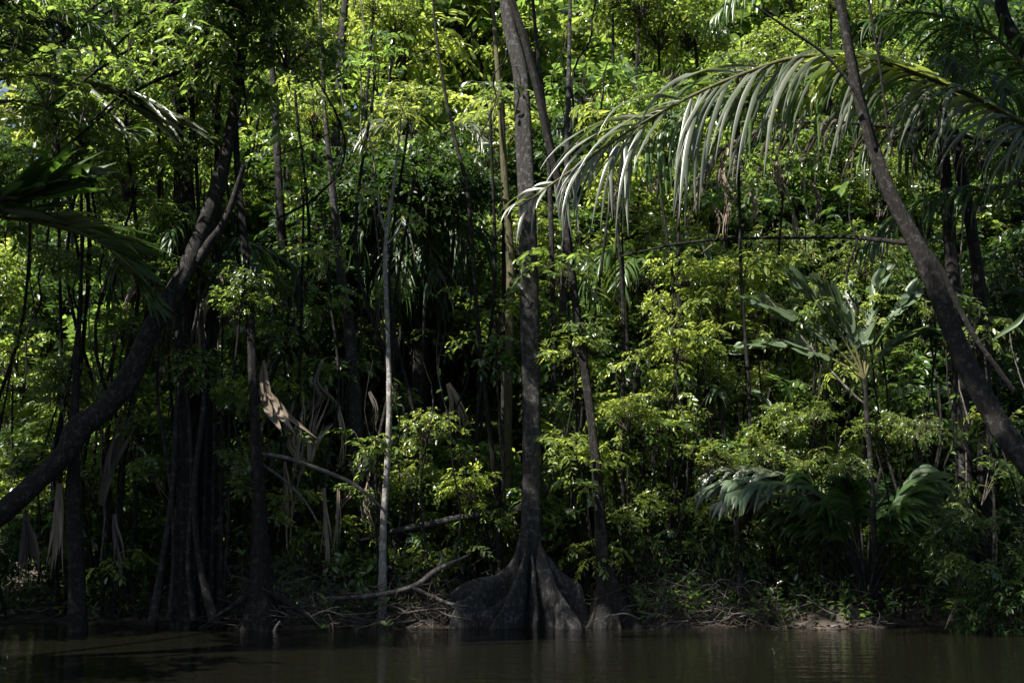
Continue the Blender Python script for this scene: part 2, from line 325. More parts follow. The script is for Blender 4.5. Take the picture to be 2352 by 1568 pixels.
def frond(pts, n=34, length=.7, width=.045, ang=55, droop=.9, start=.22, prof=None, mats=('frond', 'rachis'), r=(.03, .006), lift=.1, seed=0, jit=.12, split=0, name="frond", parent=None, off=(0, 0, 0), tipfrac=.35, seg=7, side=(1, -1)):
    g = np.random.default_rng(seed)
    C = catmull(pts, 60); T = norm(np.gradient(C, axis=0)); mb = MB()
    cj = g.normal(0, 1, (n + 3, 3))
    for s in side:
        for i in range(n):
            if g.random() < .06: continue
            t = start + (1 - start) * (i + g.uniform(-.3, .3)) / (n - 1); t = min(.995, max(start, t))
            k = int(t * 59); c = C[k]; tt = T[k]
            S = np.cross(tt, [0, 0, 1.0]); S /= np.linalg.norm(S) + 1e-6; Nn = np.cross(S, tt)
            u = (t - start) / (1 - start)
            lp = (np.interp(u, [0, .15, .45, .8, 1], [.45, .85, 1, .8, tipfrac]) if prof is None else np.interp(u, np.linspace(0, 1, len(prof)), prof)) * g.uniform(.72, 1.12) * (.55 if g.random() < .07 else 1)
            cl = cj[(i + (s > 0)) // 3]; a = R(ang * (1 - .55 * u) + g.normal(0, 5) + cl[0] * 5)
            d = tt * math.cos(a) + S * s * math.sin(a) + Nn * (lift + g.normal(0, jit) * .7 + cl[1] * jit); d /= np.linalg.norm(d)
            L = length * lp; W = width * g.uniform(.75, 1.15) * (.6 + .4 * lp); dr = droop * g.uniform(.6, 1.4) / seg
            p = c.copy(); rows = []
            for q in range(seg + 1):
                f = q / seg
                wv = tt - d * tt.dot(d); wv /= np.linalg.norm(wv) + 1e-6
                nn = np.cross(d, wv); ww = W * (min(1, .25 + f * 4)) * (1 - f ** 2.2) + .002
                rows += [p - wv * ww * .5 + nn * ww * .22, p, p + wv * ww * .5 + nn * ww * .22]
                p = p + d * L / seg; d = d + np.array([0, 0, -dr * (1 + f)]) + g.normal(0, .025, 3); d /= np.linalg.norm(d)
            Q = []
            for q in range(seg):
                b = q * 3; Q += [(b, b + 1, b + 4, b + 3), (b + 1, b + 2, b + 5, b + 4)]
            mb.add(rows, Q, 0)
    o = obj(name, mb.mesh(name, [M[mats[0]]], off), parent)
    rb = MB(); tube(rb, pts, list(r), n=30, sides=6)
    obj("midrib", rb.mesh("midrib", [M[mats[1]]], off), o)
    return o
def arch(base, az, el, L, bend, n=6, s=0):
    """points of a stalk that leaves base at elevation el and bends down"""
    p = Vector(base); out = [p.copy()]; e = el
    for i in range(n):
        e -= bend / n * (1 + i * .35)
        p = p + Vector((math.cos(az) * math.cos(e), math.sin(az) * math.cos(e), math.sin(e))) * (L / n); out.append(p.copy())
    return out

# ------------------------------------------------------------------ the named trees
# 1 buttress-rooted tree
def buttress(root, base, az, reach, h, name="buttress_root", sway=.12, th=.05, mat='bark_grey', r0=.1, seed=0, p=1.9, k=24):
    g = np.random.default_rng(seed); mb = MB(); rows = []; ca, sa = math.cos(az), math.sin(az)
    for i in range(k + 1):
        s = i / k; d = r0 * .3 + (reach - r0 * .3) * s
        sw = sway * math.sin(s * 4.2 + seed) * s
        x = ca * d - sa * sw; y = sa * d + ca * sw
        z = h * ((1 - s) ** p) * (1 + .05 * math.sin(s * 9 + seed)) + .05 * (1 - s)
        zb = -.35; wtop = th * (.55 + .25 * math.sin(s * 7 + seed * 2)) + .012
        for f, wm in ((0, 2.3), (.35, 1.5), (.7, 1.05), (.9, .95), (.98, .6), (1, 0), (.98, -.6), (.9, -.95), (.7, -1.05), (.35, -1.5), (0, -2.3)):
            zz = zb + (z - zb) * f
            b = .05 * math.sin(zz * 5 + s * 6 + seed) * (1 - f) * s
            ww = wtop * wm * (1 + g.normal(0, .05)) + b
            rows.append((x - sa * ww, y + ca * ww, zz))
    Q = []
    for i in range(k):
        for j in range(10): a = i * 11 + j; Q.append((a, a + 1, a + 12, a + 11))
    e = k * 11; 
    for j in range(0, 5): Q.append((e + j, e + j + 1, e + 9 - j, e + 10 - j)) if j < 4 else None
    mb.add(np.array(rows), Q, 0)
    return obj(name, mb.mesh(name, [M[mat]]), root)
Yb = 18.1
t1, b1 = tree("buttress_tree", [(1140, -330, 18.9), (1158, -60, 18.7), (1172, 60, 18.6), (1196, 160, 18.5), (1204, 300, 18.4), (1212, 480, 18.3), (1216, 700, 18.2), (1220, 950, 18.15), (1218, 1150, 18.1), (1216, 1260, 18.1), (1216, 1340, 18.1), (1216, 1430, 18.1)],
     [13, 14, 16, 18, 19, 20, 20, 20, 21, 24, 28, 30], M['bark_grey'], "tall grey tree with wide buttress roots spreading into the water", sides=22, rough=.045, lobes=3, n=110)
def ridge_root(root, base, path, th=.06, mat='bark_grey', seed=0, k=30, flare=2.2):
    g = np.random.default_rng(seed); C = catmull([at(*p) for p in path], k); C[-1][2] = min(C[-1][2], .03); C[:, 0] += .045 * np.sin(np.linspace(0, 9, k) + seed * 2) * np.linspace(0, 1, k); C[:, 2] += .03 * np.sin(np.linspace(0, 14, k) + seed) * np.linspace(.3, 1, k); T = norm(np.gradient(C, axis=0)); mb = MB(); rows = []
    for i in range(k):
        S = np.array([-T[i][1], T[i][0], 0]); S /= np.linalg.norm(S) + .15
        zb = min(-.3, C[i][2] - .3); H = C[i][2] - zb; t_ = th * (.8 + .3 * math.sin(i * .4 + seed))
        for q, (f, wm) in enumerate(((0, flare), (.3, flare * .75), (.6, flare * .45), (.82, .75), (.93, .8), (.985, .5), (1, 0), (.985, -.5), (.93, -.8), (.82, -.75), (.6, -flare * .45), (.3, -flare * .75), (0, -flare))):
            zz = zb + H * f; b = (.09 * math.sin(zz * 5 + i * .27 + seed) + .04 * math.sin(zz * 13 + i * .5 + seed)) * (1 - f)
            rows.append(np.array([C[i][0], C[i][1], zz]) + S * (t_ * wm * (1 + g.normal(0, .05)) + b))
    m_ = 13; Q = [(i * m_ + j, i * m_ + j + 1, (i + 1) * m_ + j + 1, (i + 1) * m_ + j) for i in range(k - 1) for j in range(m_ - 1)]
    e = (k - 1) * m_; Q += [(e + j, e + j + 1, e + 11 - j, e + 12 - j) for j in range(6)]
    mb.add(rows, Q, 0); return obj("buttress_root", mb.mesh("buttress_root", [M[mat]], base), root)
RT = [([(1195, 1225, 18.0), (1180, 1275, 17.95), (1150, 1318, 17.85), (1112, 1342, 17.7), (1080, 1356, 17.6), (1055, 1385, 17.5), (1040, 1430, 17.45)], 1),
 ([(1200, 1270, 18.1), (1150, 1312, 18.05), (1090, 1330, 17.95), (1050, 1345, 17.85), (1033, 1378, 17.8), (1028, 1428, 17.75)], 2),
 ([(1211, 1215, 17.9), (1205, 1260, 17.8), (1190, 1312, 17.65), (1172, 1362, 17.5), (1154, 1400, 17.35), (1130, 1428, 17.2), (1116, 1446, 17.1)], 3),
 ([(1222, 1270, 17.85), (1229, 1325, 17.7), (1227, 1370, 17.6), (1236, 1440, 17.45)], 4),
 ([(1236, 1225, 18.0), (1252, 1265, 18.0), (1278, 1300, 17.95), (1310, 1326, 17.9), (1338, 1350, 17.85), (1352, 1385, 17.85), (1360, 1430, 17.85)], 5),
 ([(1238, 1245, 17.9), (1258, 1295, 17.75), (1276, 1340, 17.55), (1298, 1375, 17.35), (1318, 1405, 17.2), (1328, 1442, 17.1)], 6),
 ([(1236, 1270, 17.85), (1258, 1325, 17.7), (1278, 1380, 17.55), (1282, 1440, 17.45)], 7),
 ([(1200, 1290, 17.9), (1180, 1350, 17.8), (1140, 1385, 17.7), (1105, 1400, 17.6), (1098, 1436, 17.55)], 8),
 ([(1216, 1240, 18.2), (1216, 1300, 18.6), (1210, 1360, 19.1)], 9), ([(1230, 1250, 18.2), (1300, 1310, 18.5), (1340, 1350, 18.8)], 10)]
for i, (pth, sd) in enumerate(RT):
    o = ridge_root(t1, b1, pth, seed=sd)
    if i == 2: o["label"] = "pale ridged root reaching furthest into the water"
obj("crown", PRO['fine'][0], t1, at(1130, -420, 19) - b1).scale = (2.2, 2.2, 1.6)

# 2 slender leaning tree with conical foot
t2, b2_ = tree("slender_tree", [(1120, -300, 17.9), (1168, -30, 17.9), (1205, 90, 17.9), (1240, 230, 17.9), (1262, 330, 17.9), (1292, 455, 17.9), (1305, 560, 17.9), (1322, 700, 17.9), (1345, 860, 17.9), (1362, 1000, 17.85), (1376, 1150, 17.85), (1384, 1290, 17.85), (1396, 1340, 17.8), (1400, 1390, 17.8), (1402, 1435, 17.8)],
     [7, 8, 8, 9, 9, 9, 9, 9, 10, 11, 13, 16, 26, 42, 62], M['bark_black'], "slender dark leaning tree with a cone-shaped foot at the waterline", sides=16, rough=.06, lobes=4, n=120)
for i, (az, re, h) in enumerate([(215, .62, .7), (250, .55, .6), (285, .6, .6), (325, .7, .75), (10, .6, .6)]):
    buttress(t2, b2_, R(az), re, h, seed=11 + i, mat='bark_black', r0=.15, sway=.06, th=.04, name="root_ridge", p=1.3, k=14)

tree("leaning_tree", [(585, -120, 17.3), (560, 100, 17.2), (530, 300, 17.2), (500, 430, 17.2), (455, 560, 17.1), (395, 680, 17.0), (345, 760, 16.95), (300, 860, 16.9), (240, 940, 16.8), (180, 985, 16.7), (150, 1040, 16.65), (80, 1110, 16.6), (0, 1180, 16.5), (-120, 1270, 16.4), (-260, 1420, 16.6)],
     [7, 10, 14, 18, 22, 22, 23, 26, 25, 29, 25, 22, 27, 28, 34], M['bark'], "thick dark tree leaning up to the right from the left edge", rough=.07, sides=16, n=130,
     branches=[([(455, 600, 17.05), (480, 560, 17.0), (520, 500, 16.9), (560, 380, 16.8)], (14, 12, 9, 6))])
tree("thin_dark_tree", [(520, -80, 17.3), (535, 150, 17.3), (545, 380, 17.3), (562, 560, 17.3), (575, 720, 17.3), (582, 900, 17.25), (590, 1060, 17.2), (598, 1220, 17.2), (600, 1310, 17.2), (602, 1370, 17.2), (604, 1425, 17.2)],
     [8, 8, 8, 9, 9, 10, 12, 16, 22, 30, 46], M['bark_black'], "thin black upright tree with flared mossy foot left of centre", rough=.07, lobes=4, n=110,
     branches=[([(590, 1340, 17.2), (640, 1370, 17.1), (690, 1400, 17.0), (720, 1430, 16.9)], (12, 9, 6, 3)), ([(596, 1350, 17.2), (550, 1380, 17.1), (490, 1420, 16.95)], (11, 8, 3))])
tree("fibrous_tree", [(410, 100, 17.9), (412, 420, 17.8), (416, 640, 17.7), (420, 850, 17.6), (424, 1050, 17.5), (425, 1250, 17.4), (420, 1425, 17.4)],
     [8, 11, 13, 15, 17, 20, 26], M['bark'], "broad brown fibrous trunk standing in the water at left", rough=.1, lobes=7, sides=28, n=80,
     branches=[([(a0, y0_, 17.6), (a1, 720, 17.4), (a2, 900, 17.35), (a3, 1120, 17.2), (a4, 1290, 17.15), (a5, 1425, 17.1)], (2, r_, r_ * 1.1, r_ * 1.5, r_ * 1.4, r_ * 2.6)) for a0, y0_, a1, a2, a3, a4, a5, r_ in ((470, 430, 452, 410, 396, 372, 352, 4.5), (372, 380, 384, 428, 440, 432, 446, 3.5), (448, 560, 462, 470, 446, 458, 492, 5), (400, 500, 372, 362, 392, 398, 388, 3))])
tree("fibrous_tree", [(500, 200, 18.3), (500, 500, 18.2), (494, 700, 18.1), (486, 950, 18.0), (482, 1200, 17.9), (478, 1420, 17.8)],
     [6, 9, 11, 13, 16, 24], M['bark'], "narrower brown trunk close behind the broad fibrous trunk", rough=.1, lobes=6, sides=22, n=70,
     branches=[([(480 + dx, 600, 18.0), (478 + dx * .9, 800, 17.9), (474 + dx, 1000, 17.8), (468 + dx * 1.1, 1200, 17.7), (462 + dx * 1.2, 1420, 17.6)], (2, 3, 4, 5, 8)) for dx in (0, 18, 36)])
tree("stunted_tree", [(192, 520, 17.1), (184, 700, 17.0), (175, 880, 16.9), (172, 1000, 16.9), (170, 1150, 16.85), (176, 1290, 16.8), (186, 1425, 16.8)],
     [2, 5, 8, 11, 14, 17, 23], M['bark_black'], "black trunk crossing behind the leaning tree at lower left", rough=.08, lobes=3, n=50)
tree("leaning_tree", [(1900, -160, 16.6), (1928, 0, 16.6), (1950, 110, 16.6), (1975, 230, 16.6), (2005, 330, 16.6), (2045, 440, 16.6), (2100, 550, 16.6), (2150, 660, 16.6), (2195, 780, 16.6), (2240, 880, 16.5), (2300, 990, 16.4), (2370, 1080, 16.3), (2450, 1200, 16.3), (2560, 1420, 16.6)],
     [9, 11, 12, 12, 15, 16, 18, 21, 20, 24, 24, 28, 32, 42], M['bark'], "long dark tree leaning up to the left from the right edge", rough=.06, lobes=3, sides=18, n=130,
     branches=[([(2010, 340, 16.5), (1975, 230, 16.3), (1900, 130, 16.2), (1800, 60, 16.1), (1730, 10, 16.0)], (6, 4.5, 3.5, 3, 2)),
               ([(2110, 560, 16.8), (2160, 620, 16.9), (2230, 760, 17.0), (2330, 900, 17.0)], (10, 8, 7, 6))])
tree("pale_sapling", [(925, 240, 18.0), (915, 330, 18.0), (905, 420, 17.95), (890, 520, 17.95), (884, 600, 17.95), (888, 700, 17.95), (892, 800, 17.9), (894, 920, 17.9), (890, 1060, 17.9), (880, 1220, 17.9), (880, 1340, 17.9)],
     [1, 2.5, 3.5, 5, 5.5, 5.5, 6, 6.5, 7.5, 8.5, 10], M['bark_pale'], "pale thin sapling in front of the black hollow", "sapling", sides=9, rough=.12, n=70,
     branches=[([(886, 530, 17.95), (872, 490, 17.95), (868, 440, 17.95)], (4, 3, 1.5)), ([(890, 560, 17.95), (930, 520, 17.9), (980, 500, 17.8)], (3.5, 2, 1))])
tree("grey_tree", [(728, -120, 20), (738, 90, 19.9), (745, 250, 19.8), (758, 380, 19.7), (770, 500, 19.6), (785, 640, 19.6), (800, 740, 19.5), (812, 860, 19.5), (818, 1000, 19.4), (820, 1150, 19.3), (824, 1330, 19.3)],
     [2, 4, 5, 7, 9, 11, 13, 15, 16, 17, 20], M['bark_grey'], "mottled grey trunk between the thin black tree and pale sapling", rough=.05, n=60)
tree("olive_tree", [(1120, -130, 20.4), (1135, 50, 20.3), (1142, 150, 20.1), (1150, 250, 20), (1160, 420, 20), (1172, 600, 20), (1170, 780, 19.8), (1166, 1000, 19.6), (1168, 1290, 19.4)],
     [3, 5, 6, 7, 9, 10, 10, 10, 13], M['bark_moss'], "olive-brown trunk just left of the buttress-rooted tree", rough=.04, n=60)
tree("dark_sapling", [(990, -60, 19), (1000, 60, 19), (1015, 170, 18.9), (1040, 300, 18.9), (1072, 430, 18.8), (1084, 560, 18.8), (1096, 720, 18.7), (1112, 880, 18.7), (1128, 1020, 18.6), (1142, 1170, 18.6), (1150, 1330, 18.6)],
     [2, 3, 3.5, 4.5, 5, 5, 5.5, 5.5, 6, 6.5, 8], M['bark_black'], "thin dark sapling curving down left of the main trunk", "sapling", sides=8, rough=.06, n=60)
tree("dark_sapling", [(1428, 480, 19.1), (1432, 640, 19), (1440, 780, 19), (1452, 880, 19), (1458, 1000, 19), (1452, 1120, 19), (1448, 1200, 19), (1450, 1300, 18.9)],
     [2, 3.5, 5, 6, 7, 8, 9, 11], M['bark_black'], "stouter of the two black saplings right of the slender leaning tree", "sapling", sides=9, rough=.07, n=50)
tree("dark_sapling", [(1462, 800, 18.7), (1468, 900, 18.7), (1470, 1000, 18.7), (1478, 1120, 18.7), (1488, 1240, 18.6), (1492, 1330, 18.5)],
     [4, 5, 6, 7.5, 8, 10], M['bark_black'], "thinner and more rightward of two black saplings beside the slender tree", "sapling", sides=9, rough=.07, n=50)
tree("dark_sapling", [(1650, 900, 18.2), (1664, 1000, 18.2), (1678, 1080, 18.2), (1690, 1180, 18.1), (1698, 1290, 18.1), (1705, 1390, 18.0)],
     [3, 5, 7, 8, 8, 11], M['bark_black'], "forked black sapling left of the grey drooping palm leaf", "sapling", sides=9, rough=.08, n=50,
     branches=[([(1690, 1190, 18.1), (1688, 1100, 18.1), (1700, 1000, 18.15), (1695, 930, 18.2)], (5.5, 5, 4, 2))])
tree("thin_pole_tree", [(1330, 820, 18.8), (1334, 950, 18.8), (1338, 1080, 18.8), (1345, 1200, 18.7), (1350, 1330, 18.7)],
     [3, 4, 4.5, 5, 6], M['bark'], "very thin stem between the main trunk and the slender leaning tree", "sapling", sides=8, rough=.06, n=40)
tree("tall_palm", [(600, -140, 21.6), (612, 0, 21.5), (620, 100, 21.4), (632, 250, 21.2), (640, 420, 21), (652, 620, 21), (660, 820, 20.8), (668, 1020, 20.6), (672, 1300, 20.4)],
     [4, 5, 7, 8, 10, 12, 14, 17, 22], M['bark'], "smooth dark palm trunk in the background right of the thin black tree", rough=.03, n=50)
tree("black_tree", [(395, -80, 18.6), (405, 160, 18.6), (425, 380, 18.5), (440, 560, 18.5), (450, 800, 18.4), (455, 1330, 18.4)],
     [15, 16, 16, 17, 18, 22], M['bark_black'], "black trunk rising to the top behind the broad fibrous trunk", rough=.06, n=60)
tree("background_tree", [(75, 420, 25), (72, 620, 25), (70, 820, 25), (66, 1280, 25)], [7, 8, 8, 9], M['bark'], "thin trunk against the pale gap at the left edge", rough=.04, n=30)
tree("background_tree", [(2190, 300, 20), (2230, 520, 20), (2255, 720, 20), (2262, 1000, 20), (2265, 1330, 19.8)], [13, 14, 15, 17, 20], M['bark_black'], "black upright trunk behind the right leaning tree", rough=.06, n=50)
tree("background_tree", [(2352, -60, 17.5), (2300, 0, 17.5), (2330, 90, 17.5), (2420, 260, 17.4), (2600, 700, 17.3), (2700, 1420, 17.3)], [12, 14, 16, 18, 20, 30], M['bark_black'], "black trunk crossing the top right corner", rough=.06, n=60)
tree("background_tree", [(800, -60, 26), (788, 60, 26), (780, 180, 26), (770, 400, 26), (765, 1250, 26)], [8, 9, 10, 11, 16], M['bark_grey'], "grey trunk showing through the leaves at top left of centre", rough=.04, n=40)
tree("background_tree", [(1312, -80, 22.4), (1308, 100, 22.2), (1305, 250, 22), (1302, 420, 22), (1296, 620, 22), (1290, 860, 21.8), (1285, 1290, 21.6)], [3, 5, 7, 8, 9, 10, 12], M['bark_grey'], "thin grey trunk behind the crossing of the two central trees", rough=.04, n=40)
tree("background_tree", [(1155, 200, 21), (1157, 380, 21), (1158, 520, 21), (1155, 1280, 21)], [4, 4.5, 5, 7], M['bark_black'], "narrow dark stem close left of the buttress-rooted trunk, upper half", rough=.04, n=40)
tree("background_tree", [(1220, -40, 21), (1235, 120, 21), (1255, 300, 21), (1268, 600, 21), (1280, 1290, 21)], [4, 4.5, 5, 6, 8], M['bark'], "thin vine-like stem hanging right of the main trunk top", rough=.04, n=40)

# ------------------------------------------------------------------ foliage trees: crown position in view, depth, size
SKIP = []
def leafy(px, py, Y, s, kind, look, group, zone=None, name=None, cat="tree", stem=True, flat=.95, mat='bark_black', rz=None, name_extra=True):
    c = at(px, py, Y); gx = c.x + random.uniform(-.4, .4); gy = min(c.y + random.uniform(0, .4), 60); gz = ground_z(gx, gy) - .05
    base = Vector((gx, max(gy, bank_y(gx) + .15) if Y > 17.6 else gy, 0)); base.z = ground_z(base.x, base.y) - .05
    name = name or {'fine': 'fine_leaved_tree', 'pinnate': 'pinnate_leaved_tree', 'broad': 'broad_leaved_tree', 'willow': 'narrow_leaved_tree', 'dark': 'dark_leaved_tree', 'young': 'bright_leaved_tree', 'bough': 'arching_sapling', 'sun_tint_bough': 'arching_sapling'}[kind]
    t = empty(name, base); foot_c = c - Vector((0, 0, s * .7 * flat))
    if stem and foot_c.z > base.z + .15:
        h = foot_c.z - base.z; mb = MB(); r = .0065 * h ** .7 + .008 * s
        mid = [base.lerp(foot_c, f) + Vector((random.gauss(0, .035 * h), random.gauss(0, .03 * h), 0)) for f in (.33, .66)]
        tube(mb, [base, *mid, foot_c, c - Vector((0, 0, s * .2))], [r * 1.3, r, r * .85, r * .7, r * .35], n=22, sides=7, rough=.08)
        obj("trunk", mb.mesh("trunk", [M[mat]], base), t)
    if not stem:   # a limb reaching out to it from the thin black tree
        a0 = at(528, min(py - 60, 200) - 60, 17.3); f_ = c - Vector((0, 0, s * .6)); mb = MB(); tube(mb, [a0, a0.lerp(f_, .5) + Vector((0, 0, .35)), f_], [.045, .03, .014], n=16, sides=6, rough=.08); obj("limb", mb.mesh("limb", [M[mat]], base), t)
    o = obj("crown", random.choice(PRO[kind]), t, c - base); o.scale = (s, s, s * flat); o.rotation_euler = (random.uniform(-.3, .3), random.uniform(-.3, .3), rz if rz is not None else random.uniform(0, 6.28))
    if stem and name_extra and foot_c.z - base.z > 1.6:
        for f in ((.45, .75) if foot_c.z - base.z > 4 else (.5,)):
            q = base.lerp(foot_c, f + random.uniform(-.1, .1)) + Vector((random.uniform(-.4, .4), random.uniform(-.3, .3), 0)) * s
            o = obj("lower_crown", random.choice(PRO[kind]), t, q - base); u = s * random.uniform(.55, .8); o.scale = (u, u, u * flat); o.rotation_euler = (random.uniform(-.4, .4), random.uniform(-.4, .4), random.uniform(0, 6.28))
    t["category"] = cat; t["group"] = group; LAB.append((t, look, zone, px, py, s, kind)); return t
#@FOLIAGE
# added unseen trees: crowns placed over the river to shade the view's edges
def shade_tree(name, label, base, top, pts, r=.22):
    base = Vector((base[0], base[1], -.4)); t = tag(empty(name, base), label, "tree", "added shade trees out of view")
    mb = MB(); tube(mb, [base, base.lerp(Vector(top), .5) + Vector((.2, .1, 0)), Vector(top)], [r * 1.4, r, r * .7], n=24, sides=12, rough=.07); obj("trunk", mb.mesh("trunk", [M['bark']], base), t)
    for x, y, z, sc, kd in pts:
        c = obj("crown", random.choice(PRO[kd]), t, Vector((x, y, z)) - base); c.scale = (sc, sc, sc * .55); c.rotation_euler = (0, 0, random.uniform(0, 6))
        mb = MB(); f = Vector((x, y, z - sc * .4)); s0 = base.lerp(Vector(top), random.uniform(.6, .95)); tube(mb, [s0, s0.lerp(f, .5) + Vector((0, 0, .5)), f], [r * .35, r * .22, r * .1], n=14, sides=6, rough=.08)
        obj("limb", mb.mesh("limb", [M['bark']], base), t)
D_, P_ = 'dark', 'pinnate'
shade_tree("added_shade_tree", "added shade tree outside the left edge, out of view", (-11.5, 15.5), (-10.5, 16, 10),
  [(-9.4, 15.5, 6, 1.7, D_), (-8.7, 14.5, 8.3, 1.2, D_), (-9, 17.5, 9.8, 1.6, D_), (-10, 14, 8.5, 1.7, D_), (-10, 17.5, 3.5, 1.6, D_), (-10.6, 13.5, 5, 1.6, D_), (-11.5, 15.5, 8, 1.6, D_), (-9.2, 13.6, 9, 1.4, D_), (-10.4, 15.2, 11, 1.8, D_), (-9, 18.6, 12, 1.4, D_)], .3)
shade_tree("added_shade_tree", "added shade tree left of the view, its crowns shading the bank", (-11, 9.5), (-8, 10.5, 9),
  [(-7.5, 11.5, 8.5, 1.5, D_), (-5.6, 12.2, 8.8, 1.1, D_), (-4.9, 14.3, 10.4, .7, P_), (-3.9, 15, 10.4, .7, P_), (-2.9, 15.8, 10.5, .6, P_), (-8.2, 9.5, 5, 1.5, D_)] + [(x_ * 1.25 - 12.5, 12 + .3 * (x_ % 2), 11.3 + .25 * (x_ % 3), .75, D_) for x_ in range(12)] + [(.6, 12, 9.2, .8, D_), (2, 12.2, 9.3, .8, D_), (3.2, 12.4, 9.2, .8, D_)])  # flat crown row added to keep the waterside bank in shade
shade_tree("added_shade_tree", "added shade tree outside the right edge, out of view", (12, 16), (10.5, 16, 11),
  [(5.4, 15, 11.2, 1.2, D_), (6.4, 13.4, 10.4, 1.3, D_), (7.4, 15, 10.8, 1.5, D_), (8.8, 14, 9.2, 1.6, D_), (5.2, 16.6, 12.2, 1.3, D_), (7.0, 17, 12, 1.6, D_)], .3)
def scatter(Y0, Y1, x0, x1, y0, y1, n, s0, s1, kinds, look, group, avoid=(), **k):
    nxr = max(1, int(round(math.sqrt(n * (x1 - x0) / max(1, (y1 - y0)))))); nyr = max(1, math.ceil(n / nxr)); c = 0
    for iy in range(nyr):
        for ix in range(nxr):
            if c >= n: return
            px = x0 + (ix + random.uniform(.1, .9)) * (x1 - x0) / nxr; py = y0 + (iy + random.uniform(.1, .9)) * (y1 - y0) / nyr
            c += 1
            if any(a <= px <= b_ and c_ <= py <= d_ for a, b_, c_, d_ in avoid): continue
            leafy(px, py, random.uniform(Y0, Y1), random.uniform(s0, s1), random.choice(kinds), look, group, **k)
random.seed(11)
HOLLOW = (830, 1080, 480, 950)
def Yd(py): return float(np.interp(py, [-60, 300, 600, 900, 1300], [25.5, 23.3, 21.6, 20.2, 18.8]))
def slope(nx_, ny_, x0, x1, y0, y1, dY, jY, s0, s1, pick, look, group, avoid=(), **k):
    for iy in range(ny_):
        for ix in range(nx_):
            px = x0 + (ix + random.uniform(0, 1)) * (x1 - x0) / nx_; py = y0 + (iy + random.uniform(.05, .95)) * (y1 - y0) / ny_
            if any(a <= px <= b_ and c_ <= py <= d_ for a, b_, c_, d_ in avoid): continue
            kd, sc = pick(px, py); low = py > 880
            leafy(px, py, Yd(py) + dY + random.uniform(-jY, jY), random.uniform(s0, s1) * sc, kd, look, group if not low else group.replace('trees', 'bushes'), cat='bush' if low else 'tree', name=None if not low else {'fine': 'fine_leaved_bush', 'pinnate': 'pinnate_leaved_bush', 'broad': 'broad_leaved_bush', 'willow': 'narrow_leaved_bush', 'dark': 'dark_leaved_bush', 'young': 'bright_leaved_bush'}[kd], **k)
def pick_front(px, py):
    r = random.random()
    if r < (.35 if py < 330 and 650 < px < 1600 else .14) and 600 < px < 2000: return 'young', .8  # lighter crowns stand in for sunlight, most of all at top centre
    if py > 880: return random.choice(['pinnate', 'broad', 'fine', 'broad', 'willow']), .72
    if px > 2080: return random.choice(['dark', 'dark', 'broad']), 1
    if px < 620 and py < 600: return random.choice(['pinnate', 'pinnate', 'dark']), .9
    if 1500 < px < 1950 and 560 < py: return random.choice(['willow', 'fine', 'willow']), .9
    return random.choice(['fine', 'pinnate', 'fine', 'pinnate', 'willow', 'broad']), 1
def pick_back(px, py): return random.choice(['fine', 'pinnate', 'young', 'broad'] if py < 330 and px < 2050 else ['fine', 'dark', 'dark', 'broad', 'dark']), 1  # dark crowns behind put the shade of the gaps into leaf colour
slope(15, 3, 640, 2140, 1030, 1370, -.25, .45, .5, .75, lambda a, b: (random.choice(['pinnate', 'broad', 'fine', 'broad', 'willow']), .8), "low", "trees along the waterside bank", avoid=[(1010, 1440, 1180, 1400), (1930, 2060, 1000, 1400)])
slope(5, 3, -20, 600, 1000, 1340, .4, .45, .5, .75, lambda a, b: (random.choice(['dark', 'pinnate', 'fine']), .8), "low", "trees along the waterside bank")
scatter(17.8, 19.2, -20, 2380, 120, 1330, 84, .55, .85, ['bough', 'bough', 'sun_tint_bough'], "sapling", "arching saplings in front of the forest", name_extra=False, cat="sapling", avoid=[HOLLOW, (1150, 1290, 250, 1400), (360, 520, 500, 1400), (1950, 2352, 0, 700)])
scatter(17.75, 18.2, 1850, 2100, 640, 860, 5, .35, .5, ['bough', 'sun_tint_bough'], "sapling", "arching saplings in front of the forest", name_extra=False, cat="sapling")
scatter(17.9, 18.6, 640, 1160, 960, 1300, 12, .38, .55, ['bough', 'sun_tint_bough', 'young'], "sapling", "arching saplings in front of the forest", name_extra=False, cat="sapling")
scatter(17.8, 18.5, 1260, 1900, 720, 1320, 30, .4, .6, ['bough', 'sun_tint_bough', 'young'], "sapling", "arching saplings in front of the forest", name_extra=False, cat="sapling")
scatter(16.1, 17.0, 40, 660, -60, 330, 16, .6, .9, ['bough'], "overhead", "leafy boughs overhanging at upper left", stem=False, cat="bough", name="overhanging_bough")
slope(13, 8, -40, 2400, -40, 1340, .2, .6, .62, .95, pick_front, "nearer", "trees on the near slope of the forest", avoid=[HOLLOW, (350, 600, 420, 1000), (0, 110, 560, 800), (1100, 1300, -100, 500)])
slope(11, 7, -60, 2420, -60, 1300, 2.4, .8, 1.0, 1.5, pick_back, "middle", "trees filling the middle distance", avoid=[HOLLOW, (0, 110, 560, 800)])
slope(8, 4, -100, 2450, -60, 1100, 6, 1.5, 1.8, 2.4, pick_back, "distant", "distant trees closing the view", name_extra=False)
slope(12, 3, 300, 2300, -200, 160, 9.5, 1.2, 2.2, 2.8, lambda a, b: ('fine', 1), "farthest", "farthest trees closing the view", name_extra=False)
slope(9, 6, -100, 2450, -160, 1150, 12, 1.5, 2.6, 3.2, lambda a, b: (random.choice(['fine', 'broad', 'fine']), 1), "farthest", "farthest trees closing the view", name_extra=False)
scatter(20.6, 21.8, 690, 830, 420, 900, 5, .7, .9, ["dark"], "shading", "dark trees added as shade of the black hollow", name_extra=False)  # added dark crowns: they block sun and colour in the hollow's shade
